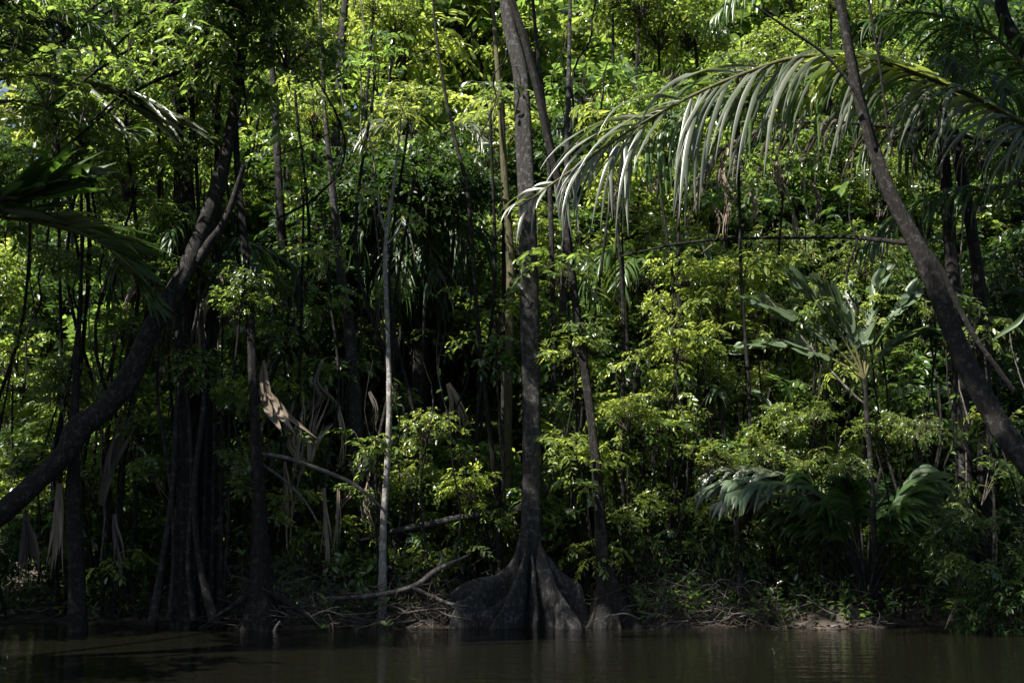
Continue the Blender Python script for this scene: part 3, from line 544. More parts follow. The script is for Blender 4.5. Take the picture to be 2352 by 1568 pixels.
scatter(20.4, 21.3, 820, 1090, 390, 490, 5, .8, 1.0, ['dark'], "shading", "dark trees added as shade of the black hollow", name_extra=False)
scatter(22.5, 23.5, 800, 1100, 480, 1000, 9, 1.0, 1.25, ['dark'], "shading", "dark trees added as shade of the black hollow", name_extra=False)
scatter(18.5, 19.0, 1540, 1870, 590, 730, 7, .42, .55, ['young'], "sunlit", "sunlit trees right of centre")  # this bush reads as sunlit through its lighter leaf colour
scatter(18.6, 19.6, 640, 1000, 640, 900, 3, .3, .42, ['pinnate'], "small", "small sprigs beside the pale sapling")
scatter(17.0, 17.3, 500, 600, 560, 740, 2, .3, .38, ['pinnate'], "small", "sprigs on the thin black tree")
scatter(17.9, 18.2, 1740, 2120, 930, 1080, 7, .34, .45, ['willow', 'fine', 'willow'], "low", "bushes in front of the upright palm", cat="bush", name="bush")
scatter(18.2, 18.8, 1540, 1760, 960, 1120, 5, .34, .45, ['pinnate', 'fine', 'broad'], "low", "bushes in front of the fan palm", cat="bush", name="bush")
scatter(15.9, 16.4, 420, 700, -160, 120, 6, .6, .8, ["pinnate"], "overhead", "overhanging crowns at upper left", stem=False)
scatter(17.4, 18.4, 60, 560, 0, 420, 9, .5, .8, ['pinnate'], "overhead", "overhanging crowns at upper left")
scatter(16.0, 16.7, 2150, 2420, 1190, 1410, 9, .36, .55, ['bough', 'bough', 'dark'], "waterside", "bush leaning over the water at lower right", cat="bush", name="bush")

random.seed(21)
for px_, py_ in ((1930, 450), (1880, 420), (1960, 500), (1110, -10), (1060, 10), (60, 640)): leafy(px_, py_, 29, 2.0, 'fine', "distant", "distant trees closing the view", name_extra=False)
# ------------------------------------------------------------------ palms
def palm_frond(t, off, path, name="frond", **k):
    P = [at(*p) for p in path]
    return frond(P, parent=t, off=off, name=name, **k)
# big palm off the right edge whose fronds arch over the scene
pb = foot(at(2560, 1400, 18.6)); t = tag(empty("arching_palm", pb), "palm beyond the right edge whose huge fronds arch left across the view", "palm")
mb = MB(); tube(mb, [pb, at(2540, 900, 18.4), at(2490, 480, 18.2), at(2440, 330, 18)], [.3, .26, .24, .2], n=30, sides=14, rough=.08, lobes=5); obj("trunk", mb.mesh("trunk", [M['bark']], pb), t)
o = palm_frond(t, pb, [(2440, 330, 18), (2352, 285, 17.9), (2220, 215, 17.8), (2080, 160, 17.7), (1960, 128, 17.6), (1830, 132, 17.5), (1720, 165, 17.4), (1600, 215, 17.3), (1490, 275, 17.25), (1400, 330, 17.2), (1300, 400, 17.1), (1196, 474, 17.05)],
    n=70, length=2.3, width=.075, ang=30, droop=1.15, start=.06, prof=[.6, .7, .8, .95, 1, 1, .95, .85, .65, .45, .3], r=(.05, .012), seed=3, mats=('frond_grey', 'rachis'), seg=10, lift=-.55, jit=.5)
o["label"] = "longest grey-green frond arching from right edge to main trunk"
palm_frond(t, pb, [(2440, 330, 18.2), (2300, 262, 18.1), (2120, 190, 18.0), (1940, 158, 17.9), (1800, 168, 17.8), (1660, 215, 17.7), (1540, 285, 17.6), (1440, 370, 17.5)],
    n=44, length=1.7, width=.08, ang=34, droop=1.7, start=.2, r=(.03, .008), seed=33, mats=('frond', 'rachis'), seg=8, lift=-.45, jit=.5)
palm_frond(t, pb, [(2440, 330, 18.3), (2300, 330, 18.5), (2180, 305, 18.6), (2040, 292, 18.7), (1900, 280, 18.8), (1780, 290, 18.9), (1680, 330, 19.0), (1600, 400, 19)],
    n=26, length=1.6, width=.06, ang=46, droop=3, start=.15, prof=[.6, .9, 1, 1, .9, .7, .4], r=(.04, .01), seed=4, mats=('dead_dark', 'bark'), seg=9)["label"] = "dry brown frond hanging below the longest frond"
palm_frond(t, pb, [(2440, 330, 17.9), (2340, 275, 17.8), (2220, 212, 17.7), (2080, 158, 17.6), (1990, 130, 17.5), (1930, 150, 17.4), (1880, 210, 17.4)], n=15, length=1.15, width=.19, ang=30, droop=.8, start=.25, r=(.03, .01), seed=31, mats=('leaf_young', 'rachis'), seg=8, lift=.05)["label"] = "bright yellow-green broad frond behind the right leaning tree"
palm_frond(t, pb, [(2440, 330, 17.6), (2380, 190, 17.3), (2290, 90, 17.1), (2180, 40, 17.0), (2060, 30, 16.9), (1960, 60, 16.9)], n=44, length=1.25, width=.06, ang=60, droop=1.5, start=.15, r=(.04, .01), seed=5, mats=('leaf_dark', 'rachis'), seg=8)
palm_frond(t, pb, [(2440, 330, 18.4), (2330, 420, 18.6), (2200, 440, 18.8), (2080, 480, 19), (1980, 570, 19)], n=36, length=1.2, width=.07, ang=60, droop=2.2, start=.2, r=(.04, .01), seed=6, mats=('leaf_dark', 'rachis'), seg=8)
palm_frond(t, pb, [(2440, 330, 18.4), (2330, 60, 19), (2140, -80, 19.4), (1900, -110, 19.8), (1740, -60, 20), (1640, 40, 20)], n=48, length=1.5, width=.085, ang=60, droop=2.2, start=.2, r=(.04, .01), seed=7, mats=('frond', 'rachis'), seg=8)

# upper left palm
pb = foot(at(-260, 1380, 17.6)); t = tag(empty("edge_palm", pb), "palm beyond the left edge with dark and grey fronds reaching in", "palm")
mb = MB(); tube(mb, [pb, at(-240, 900, 17.4), at(-200, 420, 17.2)], [.2, .17, .15], n=30, sides=12, rough=.08, lobes=5); obj("trunk", mb.mesh("trunk", [M['bark']], pb), t)
palm_frond(t, pb, [(-200, 420, 17.2), (-120, 260, 17.2), (-20, 190, 17.1), (80, 172, 17.0), (160, 184, 16.95), (240, 208, 16.9), (310, 240, 16.85)], n=15, length=1.75, width=.16, ang=17, droop=.45, start=.5, r=(.035, .01), seed=8, mats=('frond_grey', 'rachis'), seg=8, lift=.03, jit=.1, prof=[.5, .8, 1, 1, .95, .9])["label"] = "silvery frond spread under the upper left leaves"
palm_frond(t, pb, [(-200, 420, 17.0), (-100, 250, 16.8), (20, 232, 16.6), (120, 250, 16.5), (240, 285, 16.4), (350, 308, 16.4)], n=14, length=.6, width=.05, ang=25, droop=.8, start=.4, r=(.03, .006), seed=9, mats=('leaf_dark', 'rachis'))
palm_frond(t, pb, [(-200, 420, 16.6), (-100, 480, 16.5), (10, 500, 16.4), (110, 512, 16.35), (210, 545, 16.3), (290, 610, 16.3), (340, 690, 16.3)], n=30, length=1.5, width=.17, ang=38, droop=.3, start=.15, r=(.03, .008), seed=10, mats=('leaf_dark', 'rachis'), lift=.25)["label"] = "black frond in silhouette at the left edge"
palm_frond(t, pb, [(-200, 420, 16.4), (-120, 440, 16.2), (-30, 470, 16), (40, 455, 15.9), (110, 420, 15.8), (180, 410, 15.8)], n=24, length=1.2, width=.24, ang=36, droop=.3, start=.2, r=(.03, .008), seed=11, mats=('leaf_dark', 'rachis'), lift=.15)
palm_frond(t, pb, [(-200, 420, 17.2), (-180, 120, 17.2), (-80, 10, 17), (60, -10, 16.9), (200, 50, 16.8), (290, 140, 16.8)], n=44, length=1.1, width=.05, ang=58, droop=1.1, start=.2, r=(.03, .008), seed=12, mats=('leaf_dark', 'rachis'))
palm_frond(t, pb, [(-200, 420, 17.2), (-140, 300, 17), (-60, 130, 17), (60, 90, 17), (160, 110, 17)], n=34, length=.8, width=.045, ang=55, droop=1.2, start=.3, r=(.03, .008), seed=13, mats=('leaf_dark', 'rachis'))

def palm(name, label, px, py, Y, fronds, mat=('frond', 'rachis'), trunk_to=None, group=None, width=.07, length=.6, n=26, ang=52, droop=.9, r=(.022, .006), trunk_r=.1, start=.25, lift=.15, tm='bark', cat="palm"):
    """fronds: (azimuth deg, elevation deg, stalk length, bend)"""
    top = at(px, py, Y); base = foot(top) if trunk_to is None else foot(at(*trunk_to)); t = tag(empty(name, base), label, cat, group)
    if top.z - base.z > .3:
        mb = MB(); tube(mb, [base, base.lerp(top, .5) + Vector((.04, 0, 0)), top], [trunk_r * 1.25, trunk_r, trunk_r * .9], n=20, sides=12, rough=.1, lobes=6); obj("trunk", mb.mesh("trunk", [M[tm]], base), t)
    else: top = base + Vector((0, 0, .12))
    for i, f in enumerate(fronds):
        az, el, L, bend = f[:4]; mm = f[4] if len(f) > 4 else mat
        frond(arch(top, R(az), R(el), L, bend), n=n, length=length, width=width, ang=ang, droop=droop, r=r, seed=hash((px, i)) % 9999, parent=t, off=base, mats=mm, start=start, lift=lift)
    return t
palm("upright_palm", "young palm with broad upright bluish leaves right of the sunlit bush", 1985, 870, 17.85,
     [(178, 70, 2.0, .25), (172, 56, 2.2, .35), (165, 42, 2.1, .5), (95, 84, 1.6, .2), (10, 72, 1.9, .35), (20, 55, 1.7, .5), (200, 78, 1.7, .3), (30, 84, 1.9, .25)], mat=('frond_blue', 'rachis'), width=.26, length=.5, n=13, ang=24, droop=.1, start=.3, lift=.0, trunk_r=.04, tm='bark_black')
palm("fan_palm", "bluish small palm glinting left of the upright palm", 1640, 960, 19.0,
     [(200, 60, 1.5, .9), (160, 50, 1.4, 1.0), (235, 66, 1.3, .8), (20, 52, 1.5, 1.1), (90, 70, 1.5, .7), (330, 56, 1.3, 1.1), (265, 62, 1.2, .9), (130, 62, 1.5, .9)], mat=('frond_blue', 'rachis'), width=.1, length=.6, n=18, ang=42, droop=.9)
palm("drooping_palm", "clump of black stalks by the water with a grey drooping leaf", 1992, 1415, 17.7,
     [(174, 89, 3.5, 1.0, ('frond_blue', 'bark_black')), (184, 88, 3.2, 1.0, ('frond_grey', 'bark_black')), (168, 91, 3.6, .95, ('frond_grey', 'bark_black')), (198, 90, 3.3, 1.0, ('frond_blue', 'bark_black'))] + [(a_, e_, L_, .35) for a_, e_, L_ in ((100, 82, 2.2), (60, 80, 2.2), (20, 76, 2.0), (200, 78, 1.9), (120, 80, 2.3), (340, 72, 1.8), (0, 80, 2.2), (140, 86, 2.4), (80, 86, 2.4), (220, 76, 1.8), (300, 80, 1.7), (170, 70, 1.9), (10, 84, 2.3), (185, 84, 2.2), (330, 82, 2.2), (240, 84, 2.1))],
     mat=('leaf_dark', 'bark_black'), width=.12, length=.7, n=20, ang=36, droop=1.2, start=.62, r=(.022, .008), trunk_r=.12, lift=-.1, tm='bark_black')
palm("mid_palm", "shaggy palm with hanging dead leaves behind the broad fibrous trunk", 470, 640, 18.5,
     [(200, 50, 1.8, 1.9, ('frond_dead', 'dry')), (240, 40, 1.6, 2.2, ('frond_dead', 'dry')), (300, 45, 1.6, 2.2, ('frond_dead', 'dry')), (340, 50, 1.8, 1.9, ('frond_dead', 'dry')), (270, 30, 1.5, 2.0, ('frond_dead', 'dry')), (180, 62, 2.2, 1.5), (10, 62, 2.2, 1.5), (120, 70, 2.3, 1.2), (220, 66, 2.2, 1.5), (315, 64, 2.2, 1.5), (60, 66, 2.2, 1.3), (265, 70, 2.2, 1.3)],
     mat=('leaf_dark', 'rachis'), width=.06, length=.75, n=26, ang=50, droop=1.6, trunk_r=.13)
palm("mid_palm", "dark-skirted palm added as shade of the black hollow left of centre", 960, 560, 21.3,  # palm added here; its dark leaves stand in for the hollow's shade
     [(a, e, 2.0, b) for a, e, b in ((200, 40, 2.2), (240, 34, 2.4), (290, 38, 2.4), (330, 42, 2.2), (270, 20, 2.2), (180, 60, 1.6), (0, 60, 1.6), (90, 70, 1.2), (220, 62, 1.6), (315, 60, 1.6), (262, 66, 1.5), (30, 30, 2.2), (160, 25, 2.2), (250, 5, 1.6), (300, 5, 1.6), (210, 5, 1.7))],
     mat=('leaf_dark', 'rachis'), width=.06, length=.85, n=28, ang=50, droop=1.9, trunk_r=.16, tm='bark_black')
palm("mid_palm", "palm with glossy spreading leaves behind the long frond's tip", 1500, 640, 22,
     [(a, e, 2.0, 1.3) for a, e in ((200, 50), (240, 44), (290, 48), (330, 42), (180, 60), (0, 60), (90, 70), (220, 62), (315, 60))], mat=('frond', 'rachis'), width=.06, length=.8, n=28, ang=50, droop=1.5, trunk_r=.12)
palm("mid_palm", "grey-fronded palm high up left of the main trunk", 990, 330, 24.5,
     [(a, e, 2.0, 1.3) for a, e in ((330, 42), (180, 60), (20, 60), (220, 22))], mat=('frond_grey', 'rachis'), width=.07, length=.8, n=26, ang=50, droop=1.5, trunk_r=.12)
palm("mid_palm", "palm with silvery leaf high up right of the main trunk", 1430, 300, 24.5,
     [(a, e, 2.1, 1.3) for a, e in ((200, 50), (330, 42), (180, 60), (0, 60))], mat=('frond_blue', 'rachis'), width=.07, length=.8, n=26, ang=50, droop=1.5, trunk_r=.12)
palm("mid_palm", "dark palm behind the upper right leaning tree", 2160, 250, 20,
     [(a, e, 2.4, 1.5) for a, e in ((200, 50), (240, 44), (290, 48), (330, 42), (180, 60), (0, 60), (90, 70), (220, 22), (315, 20), (170, 25), (260, 66))], mat=('leaf_dark', 'rachis'), width=.06, length=.9, n=30, ang=52, droop=1.7, trunk_r=.12)

# dead and hanging single leaves (sheaths)
def sheath(label, path, wd, Y, mat='frond_dead', name="dead_leaf", cat="dead leaf", twist=0.0, curl=.5, strips=8, seed=1, fan=.9):
    """a torn pleated blade: narrow folded strips leaving one stalk, each with its own length, curl and twist"""
    g = np.random.default_rng(seed); C0 = catmull([at(px, py, Y + dy) for px, py, dy in path], 22); base = Vector(C0[0]); mb = MB(); W = wd * mpp(Y)
    T0 = norm(np.gradient(C0, axis=0))
    for k in range(strips):
        o = (k / max(1, strips - 1) - .5) * 2 if strips > 1 else 0; ph = g.uniform(0, 6); L = g.uniform(.5, 1.05) * (1 - .2 * abs(o)); sw = W * 2.1 / strips * g.uniform(.8, 1.5); rows = []
        for i in range(22):
            f = i / 21; u = min(1, f * L) * 21; i0 = min(20, int(u)); c = C0[i0] * (1 - (u - i0)) + C0[i0 + 1] * (u - i0); t_ = T0[i0]
            S = np.cross(t_, [math.sin(twist), -math.cos(twist), .1]); S /= np.linalg.norm(S); Nn = np.cross(S, t_)
            c = c + S * o * W * fan * (.15 + 1.25 * f ** 1.2) * (1 + .3 * math.sin(ph))  + Nn * (.05 * math.sin(f * 3 + ph) * f + .03 * o * o) + S * .012 * math.sin(f * 7 + ph)
            tw = .5 * math.sin(ph + f * 2.2); S2 = S * math.cos(tw) + Nn * math.sin(tw); N2 = np.cross(S2, t_)
            ww = sw * (.25 + .75 * math.sin(math.pi * min(1, .1 + .9 * f) ** .85)) * (1 - .9 * f ** 5) * .5
            rows += [c - S2 * ww + N2 * ww * curl, c, c + S2 * ww + N2 * ww * curl]
        Q = []
        for i in range(21): b_ = i * 3; Q += [(b_, b_ + 1, b_ + 4, b_ + 3), (b_ + 1, b_ + 2, b_ + 5, b_ + 4)]
        mb.add(rows, Q, 0)
    return tag(obj(name, mb.mesh(name, [M[mat]], base), None, base), label, cat)
sheath("pale dry folded leaf hanging diagonally right of the thin black tree", [(600, 890, 0), (640, 950, -.05), (680, 1000, -.1), (722, 1060, -.1)], 26, 17.8, strips=3)
sheath("long dull brown leaf blade standing upright below the leaning trunk", [(232, 1160, 0), (255, 1060, -.05), (290, 960, -.05), (325, 875, -.02)], 30, 17.6, twist=.3, mat='dead_dark', strips=5, fan=.5)
sheath("limp pale leaf hanging to the water at far lower left", [(140, 1110, 0), (138, 1200, -.05), (130, 1290, -.05), (125, 1385, 0)], 24, 17.0, twist=-.2, strips=5, fan=.6)
sheath("brown pointed leaf standing behind the pale folded leaf", [(712, 1060, 0), (722, 1000, 0), (740, 940, 0), (758, 880, 0)], 22, 18.3)
sheath("narrow brown leaf hanging in the bottom of the black hollow", [(1030, 880, 0), (1050, 930, 0), (1062, 980, 0), (1072, 1030, 0)], 20, 19.2)
sheath("thin dull leaf blade hanging beside the right leaning tree", [(2352, 720, 0), (2330, 745, 0), (2300, 770, 0), (2275, 785, 0)], 7, 16.6, mat='leaf_dark', strips=1)
for i_, (x_, y_, l_, w_, Y_, lab_) in enumerate([(360, 640, 190, 15, 17.9, "brown torn leaf hanging beside the leaning trunk's upper half"), (455, 660, 230, 14, 17.7, "long grey torn leaf hanging down the broad fibrous trunk"), (520, 600, 200, 12, 18.0, "thin dry leaf hanging between fibrous trunk and thin black tree"),
    (655, 1060, 260, 16, 18.1, "dead leaf trailing below the pale diagonal leaf"), (745, 1120, 240, 12, 18.1, "straw-coloured dead leaf trailing behind the long grey branch"), (265, 1180, 180, 15, 17.2, "dead leaf hanging below the long dull brown blade"), (60, 1180, 220, 26, 17.0, "dark torn leaf hanging under the leaning trunk's low end"), (865, 640, 260, 12, 19.6, "dry leaf hanging at the left side of the black hollow"), (1820, 480, 150, 10, 18.6, "dry leaf below the big frond near the right leaning tree"), (1665, 420, 170, 10, 18.5, "straw leaf dangling from the middle of the big frond")]):
    sheath(lab_, [(x_, y_, 0), (x_ + 6, y_ + l_ * .35, -.05), (x_ - 3 + 8 * (i_ % 3), y_ + l_ * .7, -.02), (x_ - 8 + 12 * (i_ % 2), y_ + l_, 0)], w_, Y_, seed=i_ + 5, strips=7, fan=.8, mat='dead_dark' if i_ in (0, 5, 6, 7) else 'frond_dead')
sheath("bright green single leaf standing among the low bushes at right", [(1708, 1060, 0), (1704, 1020, 0), (1706, 990, 0), (1716, 962, 0)], 15, 18.1, strips=1, mat='frond', name="standing_leaf", cat="leaf")

# fallen timber and branches
def stick(name, label, path, rad, mat, cat="branch", group=None, forks=(), sides=8, rough=.08):
    P = [at(*p) for p in path]; base = P[0].copy(); t = empty(name, base) if forks else None
    mb = MB(); tube(mb, P, [r * mpp(path[0][2]) for r in rad], sides=sides, rough=rough, n=len(P) * 8)
    if not forks: return tag(obj(name, mb.mesh(name, [M[mat]], base), None, base), label, cat, group)
    tag(t, label, cat, group); obj("limb", mb.mesh("limb", [M[mat]], base), t)
    for fp, fr in forks:
        mb = MB(); tube(mb, [at(*p) for p in fp], [r * mpp(fp[0][2]) for r in fr], sides=6, rough=rough); obj("side_branch", mb.mesh("side_branch", [M[mat]], base), t)
    return t
stick("fallen_log", "mossy fallen log sloping up right from behind the main trunk", [(1180, 1175, 18.35), (1245, 1132, 18.35), (1300, 1098, 18.4), (1350, 1065, 18.45), (1420, 1020, 18.7)], [8, 10, 9, 8, 5], 'bark_grey', "log", sides=12)
stick("fallen_log", "pale fallen log resting left of the main trunk's roots", [(830, 1240, 18.1), (900, 1220, 18.1), (980, 1204, 18.15), (1060, 1188, 18.2), (1130, 1176, 18.4)], [3, 6, 8, 8, 7], 'bark_grey', "log", sides=12)
stick("fallen_branch", "long thin grey branch sloping down right from the thin black tree", [(586, 1040, 17.6), (660, 1052, 17.6), (730, 1076, 17.6), (800, 1105, 17.6), (850, 1140, 17.6), (890, 1180, 17.7)], [5, 5, 5, 4.5, 4, 2.5], 'dry', forks=[([(600, 1065, 17.6), (650, 1100, 17.6), (700, 1150, 17.6), (730, 1200, 17.6)], (4, 3.5, 3, 2))])
stick("fallen_branch", "pale forked branch lying over the waterside left of the big roots", [(730, 1375, 17.7), (860, 1366, 17.6), (950, 1345, 17.6), (1000, 1310, 17.6), (1040, 1290, 17.6), (1075, 1275, 17.6)], [4, 5, 6, 6, 4, 2], 'dry', forks=[([(940, 1345, 17.6), (985, 1365, 17.55), (1030, 1385, 17.5), (1075, 1392, 17.5)], (5, 4, 4, 2)), ([(1000, 1310, 17.6), (1015, 1285, 17.6), (1010, 1265, 17.6)], (4, 3, 1.5))])
stick("overhanging_branch", "thin horizontal black branch under the long frond at right of centre", [(1420, 590, 18.4), (1560, 560, 18.4), (1700, 548, 18.4), (1830, 546, 18.4), (1950, 545, 18.3), (2100, 560, 16.9)], [2.5, 3, 3.5, 4, 5, 6], 'bark_black')
stick("vine", "slim vine slanting from the sunlit bush down to the right", [(1760, 680, 18), (1820, 750, 18), (1890, 830, 18), (1960, 905, 17.9), (2010, 945, 17.9)], [2, 2.5, 2.5, 2.5, 2], 'dry', "vine", sides=6)
stick("vine", "thin black vine hanging beside the upper right leaning tree", [(1985, -60, 16.5), (2005, 60, 16.5), (2020, 150, 16.5), (2032, 240, 16.5), (2040, 300, 16.5), (2052, 360, 16.5)], [3, 3, 3, 3, 3, 2.5], 'bark_black', "vine", sides=6)
stick("vine", "wavy pale vine hanging left of the black hollow", [(672, 560, 18.5), (684, 620, 18.5), (672, 680, 18.5), (680, 740, 18.5), (670, 800, 18.5)], [2, 2.2, 2.2, 2, 1.5], 'dry', "vine", sides=6)
stick("vine", "thin arching vine over the brambles left of the buttress roots", [(850, 1120, 18.2), (880, 1200, 18.1), (870, 1260, 18), (880, 1330, 17.9)], [4, 5, 6, 5], 'dry', "vine", sides=6)
stick("broken_branch", "short upright stub poking out of the water near the left", [(626, 1462, 16.9), (634, 1440, 16.9), (644, 1425, 16.9)], [5, 4, 2], 'dry')
def sprig(label, px, py, Y, n, ll, kind='leaf_broad', name="seedling", cat="seedling", up=.8):
    global rng
    rng = np.random.default_rng(px); c = at(px, py, Y); base = c.copy(); mb = MB(); O = np.tile([0, 0, 0], (n, 1)); D = rng.normal(0, .8, (n, 3)); D[:, 2] = up
    leaves(mb, O, D, np.array([0, -.5, 1]) + rng.normal(0, .3, (n, 3)), rng.uniform(.8, 1.1, n) * ll, ll * .42, 0); thin_tubes(mb, np.array([[[0, .05, -.5], [0.01, .02, -.2], [0, 0, 0]]]), [.006], [.003], 1)
    return tag(obj(name, mb.mesh(name, [M[kind], M['twig']]), None, base), label, cat)
sprig("bright lone leaf catching sun left of the thin black tree, upper one", 556, 1018, 17.5, 2, .2)
sprig("bright lone leaf catching sun left of the thin black tree, lower one", 556, 1275, 17.4, 3, .15)
sprig("small green plant floating on the water near the left", 736, 1440, 17.0, 5, .2, up=.25)
sprig("tiny green plant floating on the water left of the big roots", 888, 1436, 17.0, 3, .14, up=.6)
def liana(i, px, y0, y1, Y, sway, r, mat, arch_=False):
    g = random.Random(i * 7 + 1); k = 7; pts = []
    for q in range(k):
        f = q / (k - 1); x = px + sway * (math.sin(f * 3.1) if arch_ else f - .5) + g.gauss(0, 9); pts.append(at(x, y0 + (y1 - y0) * f + (60 * math.sin(f * 3.14) if arch_ else 0), Y + g.gauss(0, .06)))
    base = pts[-1].copy(); mb = MB(); rr = r * mpp(Y); tube(mb, pts, [rr * .6, rr, rr, rr * 1.1], n=44, sides=6, rough=.12, wob=.004)
    if i % 3 == 0:   # a few leaves along the stem
        n_ = 9; ii = [g.randrange(1, 6) for _ in range(n_)]; O = np.array([list(pts[j].lerp(pts[j + 1] if j < 6 else pts[j], g.random())) for j in ii]); rg = np.random.default_rng(i)
        leaves(mb, O, rg.normal(0, .8, (n_, 3)) + [0, 0, -.2], np.array([0, -.3, 1]) + rg.normal(0, .4, (n_, 3)), rg.uniform(.1, .19, n_), .06, 1)
    o = obj("liana", mb.mesh("liana", [M[mat], M['leaf_broad']], base), None, base); o["category"] = "liana"; o["group"] = "thin lianas and stems hanging through the forest"; LAB.append((o, 'liana', None, px, (y0 + y1) / 2, r, mat))
random.seed(13)
for i in range(64):
    z_ = random.random(); px = random.uniform(0, 620) if z_ < .38 else random.uniform(620, 1150) if z_ < .62 else random.uniform(1240, 2352)
    y0 = random.uniform(-60, 900); y1 = min(1400, y0 + random.uniform(260, 760)); Y = random.uniform(17.6, 19.2)
    liana(i, px, y0, y1, Y, random.uniform(-160, 160) * (1.3 if i % 4 == 0 else .5), random.uniform(1.1, 2.8), random.choice(['bark_black', 'bark', 'twig', 'dry', 'bark_black']), i % 4 == 0)
rd = random.Random(44)
for i in range(30):
    x_, y_ = (rd.uniform(590, 860), rd.uniform(800, 1180)) if i < 15 else (rd.uniform(300, 560), rd.uniform(560, 1150)) if i < 22 else (rd.uniform(1380, 1900), rd.uniform(330, 480))
    l_ = rd.uniform(110, 240) if i < 22 else rd.uniform(90, 170); dk = i % 3 == 0; Y_ = rd.uniform(17.6, 18.8)
    o = sheath("x", [(x_, y_, 0), (x_ + rd.uniform(-20, 20), y_ + l_ * .35, -.05), (x_ + rd.uniform(-30, 30), y_ + l_ * .7, -.02), (x_ + rd.uniform(-45, 45), y_ + l_, 0)], rd.uniform(6, 15), Y_, seed=i + 50, strips=rd.randrange(4, 8), fan=rd.uniform(.5, 1), mat='dead_dark' if dk else 'frond_dead')
    o["group"] = "torn dead leaves hanging in the forest"; LAB.append((o, 'dead', None, x_, y_ + l_ / 2, l_, dk))
#@TANGLE
# driftwood sticks along the bank: a few prototypes, many individuals
SP = []; random.seed(12)
for i in range(7):
    rng = np.random.default_rng(200 + i); mb = MB(); k = 6; P = np.cumsum(np.vstack([[0, 0, 0], rng.normal(0, .045, (k - 1, 3)) + [.2, 0, 0]]), 0)
    tube(mb, P, [.014, .013, .012, .01, .008, .004], n=18, sides=6, rough=.1)
    for q in range(3 if i % 2 == 0 else 0):
        s_ = P[rng.integers(1, 4)]; d = norm(np.array([rng.uniform(.3, 1), rng.normal(0, .6), rng.normal(0, .6)])); tube(mb, [s_, s_ + d * .18, s_ + d * .36 + rng.normal(0, .03, 3)], [.009, .007, .003], n=8, sides=5, rough=.1)
    SP.append(mb.mesh("stick", [M['dry'] if i % 3 else M['twig']]))
# ------------------------------------------------------------------ distant wood
mb = MB(); rng = np.random.default_rng(5)
nC = 1500; C = np.stack([rng.uniform(-24, 24, nC), rng.uniform(33, 39, nC), rng.uniform(0, 1, nC) ** 1.2 * 22 + .3], 1)
O = np.repeat(C, 8, 0) + rng.normal(0, .75, (nC * 8, 3)); D = rng.normal(0, 1, O.shape); D[:, 2] *= .5
sprays(mb, O, D, rng.uniform(.8, 1.4, len(O)), 9, .36, .16, jit=.4)
tag(obj("distant_wood", mb.mesh("distant_wood", [M['leaf_fine'], M['twig']])), "green mass of far foliage behind all the trees", "foliage", kind="stuff")
for i in range(110):
    r_ = random.random()
    if r_ < .42: x = random.uniform(1.6, 4.2)
    elif r_ < .75: x = random.uniform(-4.2, -1)
    else: x = random.uniform(-7.8, 7.8)
    y = bank_y(x) + random.uniform(-.35, .9) ** 1
    o = obj("driftwood_stick", random.choice(SP), None, (x, y, max(.03, ground_z(x, y)) + random.uniform(.02, .22)))
    o.rotation_euler = (random.uniform(0, 6.28), random.uniform(-.35, .35), random.uniform(-.9, .9) + random.choice((0, 3.14))); s_ = random.uniform(.45, 1.0); o.scale = (s_, s_, s_)
    o["category"] = "stick"; LAB.append((o, "stick", None, 0, 0, s_, 'stick'))
# leaf litter, fine roots and ground plants along the bank
rng = np.random.default_rng(17); mb = MB(); N = 5200
x = rng.uniform(-9, 9, N); y = np.array([bank_y(a) for a in x]) + rng.uniform(-.05, 1, N) ** 1.4 * 4; z = np.array([ground_z(a, b) for a, b in zip(x, y)]) + rng.uniform(.01, .05, N)
leaves(mb, np.stack([x, y, z], 1), rng.normal(0, 1, (N, 3)) * [1, 1, .25], np.array([0, 0, 1]) + rng.normal(0, .4, (N, 3)), rng.uniform(.07, .18, N), rng.uniform(.03, .07, N), 0)
tag(obj("leaf_litter", mb.mesh("leaf_litter", [M['dead_dark']])), "dead leaves scattered over the dark bank", "leaf litter", kind="stuff")
mb = MB(); N = 1500; x = np.where(rng.random(N) < .45, rng.uniform(-4.2, -.9, N), np.where(rng.random(N) < .4, rng.uniform(1.6, 4, N), rng.uniform(-8.6, 8.6, N))); y = np.array([bank_y(a) for a in x]) + rng.uniform(-.25, .7, N); z = np.array([ground_z(a, b) for a, b in zip(x, y)])
P0 = np.stack([x, y, z + rng.uniform(.02, 1, N) ** 1.8 * .6], 1); D = rng.normal(0, 1, (N, 3)) * [.42, .25, .26]; D[:, 2] -= .08
P = P0[:, None] + D[:, None] * np.linspace(0, 1, 5)[None, :, None] + rng.normal(0, .03, (N, 5, 3)); thin_tubes(mb, P, rng.uniform(.003, .009, N), rng.uniform(.001, .004, N), 0)
tag(obj("root_tangle", mb.mesh("root_tangle", [M['twig']])), "tangle of fine roots and twigs along the waterline", "roots", kind="stuff")
# low green seedlings
mb = MB(); N = 1300; x = rng.uniform(-9, 9, N); x = np.where((np.abs(x + .1) < 1.2), x + 3, x); y = np.array([bank_y(a) for a in x]) + .1 + rng.uniform(0, 1, N) ** 1.6 * 4.5; z = np.array([ground_z(a, b) for a, b in zip(x, y)])
sprays(mb, np.stack([x, y, z], 1), rng.normal(0, .35, (N, 3)) + [0, 0, 1], rng.uniform(.25, .6, N), 8, .14, .055, jit=.4, droop=.1)
tag(obj("seedlings", mb.mesh("seedlings", [M['leaf_broad'], M['twig']])), "low green seedlings covering the forest floor", "ground cover", kind="stuff")

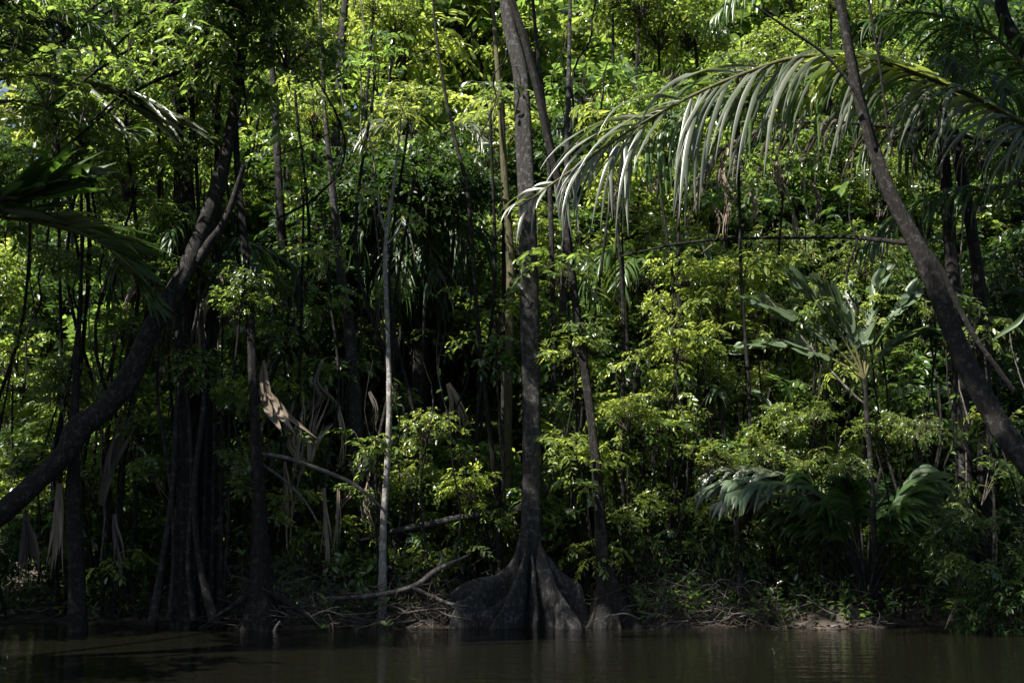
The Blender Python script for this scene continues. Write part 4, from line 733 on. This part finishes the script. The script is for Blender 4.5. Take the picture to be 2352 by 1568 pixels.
# ------------------------------------------------------------------ labels
SPF = {m_.name for m_ in SP[::2]}
XZ = [(330, "by the left edge"), (620, "around the fibrous trunks"), (830, "left of the pale sapling"), (1100, "around the black hollow"), (1300, "behind the main trunk"), (1560, "right of the slender tree"), (1900, "under the long frond"), (2120, "by the right leaning tree"), (9999, "by the right edge")]
YZ = [(230, "at the top"), (520, "high up"), (850, "at mid height"), (1120, "low down"), (9999, "at the bank")]
KW = {'fine': "small-leaved", 'pinnate': "feathery-leaved", 'broad': "broad-leaved", 'willow': "narrow-leaved", 'dark': "dark-leaved", 'young': "bright-leaved", 'bough': "arching", 'sun_tint_bough': "bright arching"}
DW = {'distant': "far", 'farthest': "farthest", 'middle': "middle-distance", 'shading': "shade-giving", 'sunlit': "sunlit", 'overhead': "overhanging", 'waterside': "waterside", 'small': "little", 'low': "near", 'nearer': "near", 'sapling': "slim"}
NUM = ["", "", "two", "three", "four", "five", "six", "seven", "eight", "nine", "ten", "eleven", "twelve", "thirteen", "fourteen", "fifteen", "sixteen", "seventeen"]
ORD = ["leftmost", "second from left", "third from left", "fourth from left", "fifth from left", "sixth from left", "seventh from left", "eighth from left", "ninth from left"] + [f"{w_} from left" for w_ in ("tenth", "eleventh", "twelfth", "thirteenth", "fourteenth", "fifteenth", "sixteenth")]
cells = {}
for t_, look, zone, px, py, s_, kd in LAB:
    if kd == 'stick':
        x = t_.location.x
        z_ = "left of the thin black tree" if x < -3.9 else "between thin black tree and big roots" if x < .6 else "just right of the slender tree's foot" if x < 3.4 else "below the clump of black stalks and beyond"
        q_ = ("short", "medium", "long")[int(min(2, (s_ - .45) / .184))] + (" forked" if t_.data.name in SPF else " curved") + (" pale" if 'dry' in t_.data.materials[0].name else " brown")
        t_["label"] = q_ + " stick in the driftwood " + z_; t_["group"] = "driftwood sticks " + z_; continue
    if look == 'dead':
        cells.setdefault(("long" if s_ > 165 else "short", "dark" if kd else "straw-coloured", "dead leaf", next(w_ for v_, w_ in YZ if py < v_), next(w_ for v_, w_ in XZ if px < v_)), []).append((px, py, t_)); continue
    if look == 'liana':
        cells.setdefault(("thick" if s_ > 2 else "thin", {'bark_black': "black", 'bark': "dark brown", 'twig': "brown", 'dry': "pale"}[kd], "liana", next(w_ for v_, w_ in YZ if py < v_), next(w_ for v_, w_ in XZ if px < v_)), []).append((px, py, t_)); continue
    cells.setdefault((DW[look], KW[kd], t_["category"], next(w_ for v_, w_ in YZ if py < v_), next(w_ for v_, w_ in XZ if px < v_)), []).append((px, py, t_))
def plural(c_): return c_[:-1] + 'ves' if c_.endswith('leaf') else c_ + ('es' if c_ == 'bush' else 's')
for (d_, k_, c_, y_, x_), L_ in cells.items():
    L_.sort(key=lambda a_: a_[0]); n_ = len(L_)
    for i_, (px, py, t_) in enumerate(L_):
        if n_ == 1: t_["label"] = f"{d_} {k_} {c_} {y_} {x_}"
        elif n_ == 2: t_["label"] = f"{'left' if i_ == 0 else 'right'} one of two {d_} {k_} {plural(c_)} {y_} {x_}"
        else: t_["label"] = f"{ORD[i_]} of {NUM[n_]} {d_} {k_} {plural(c_)} {y_} {x_}"

for o_ in COL.objects:      # keep every label within sixteen words
    if o_.parent is None and "label" in o_ and len(o_["label"].split()) > 16: o_["label"] = o_["label"].replace("by the right leaning tree", "beside right leaning tree").replace("behind the main", "behind main").replace("around the fibrous", "around fibrous").replace("left of the pale", "left of pale").replace("right of the slender", "right of slender").replace("around the black", "around black").replace("under the long", "under long").replace("at mid height", "midway up")
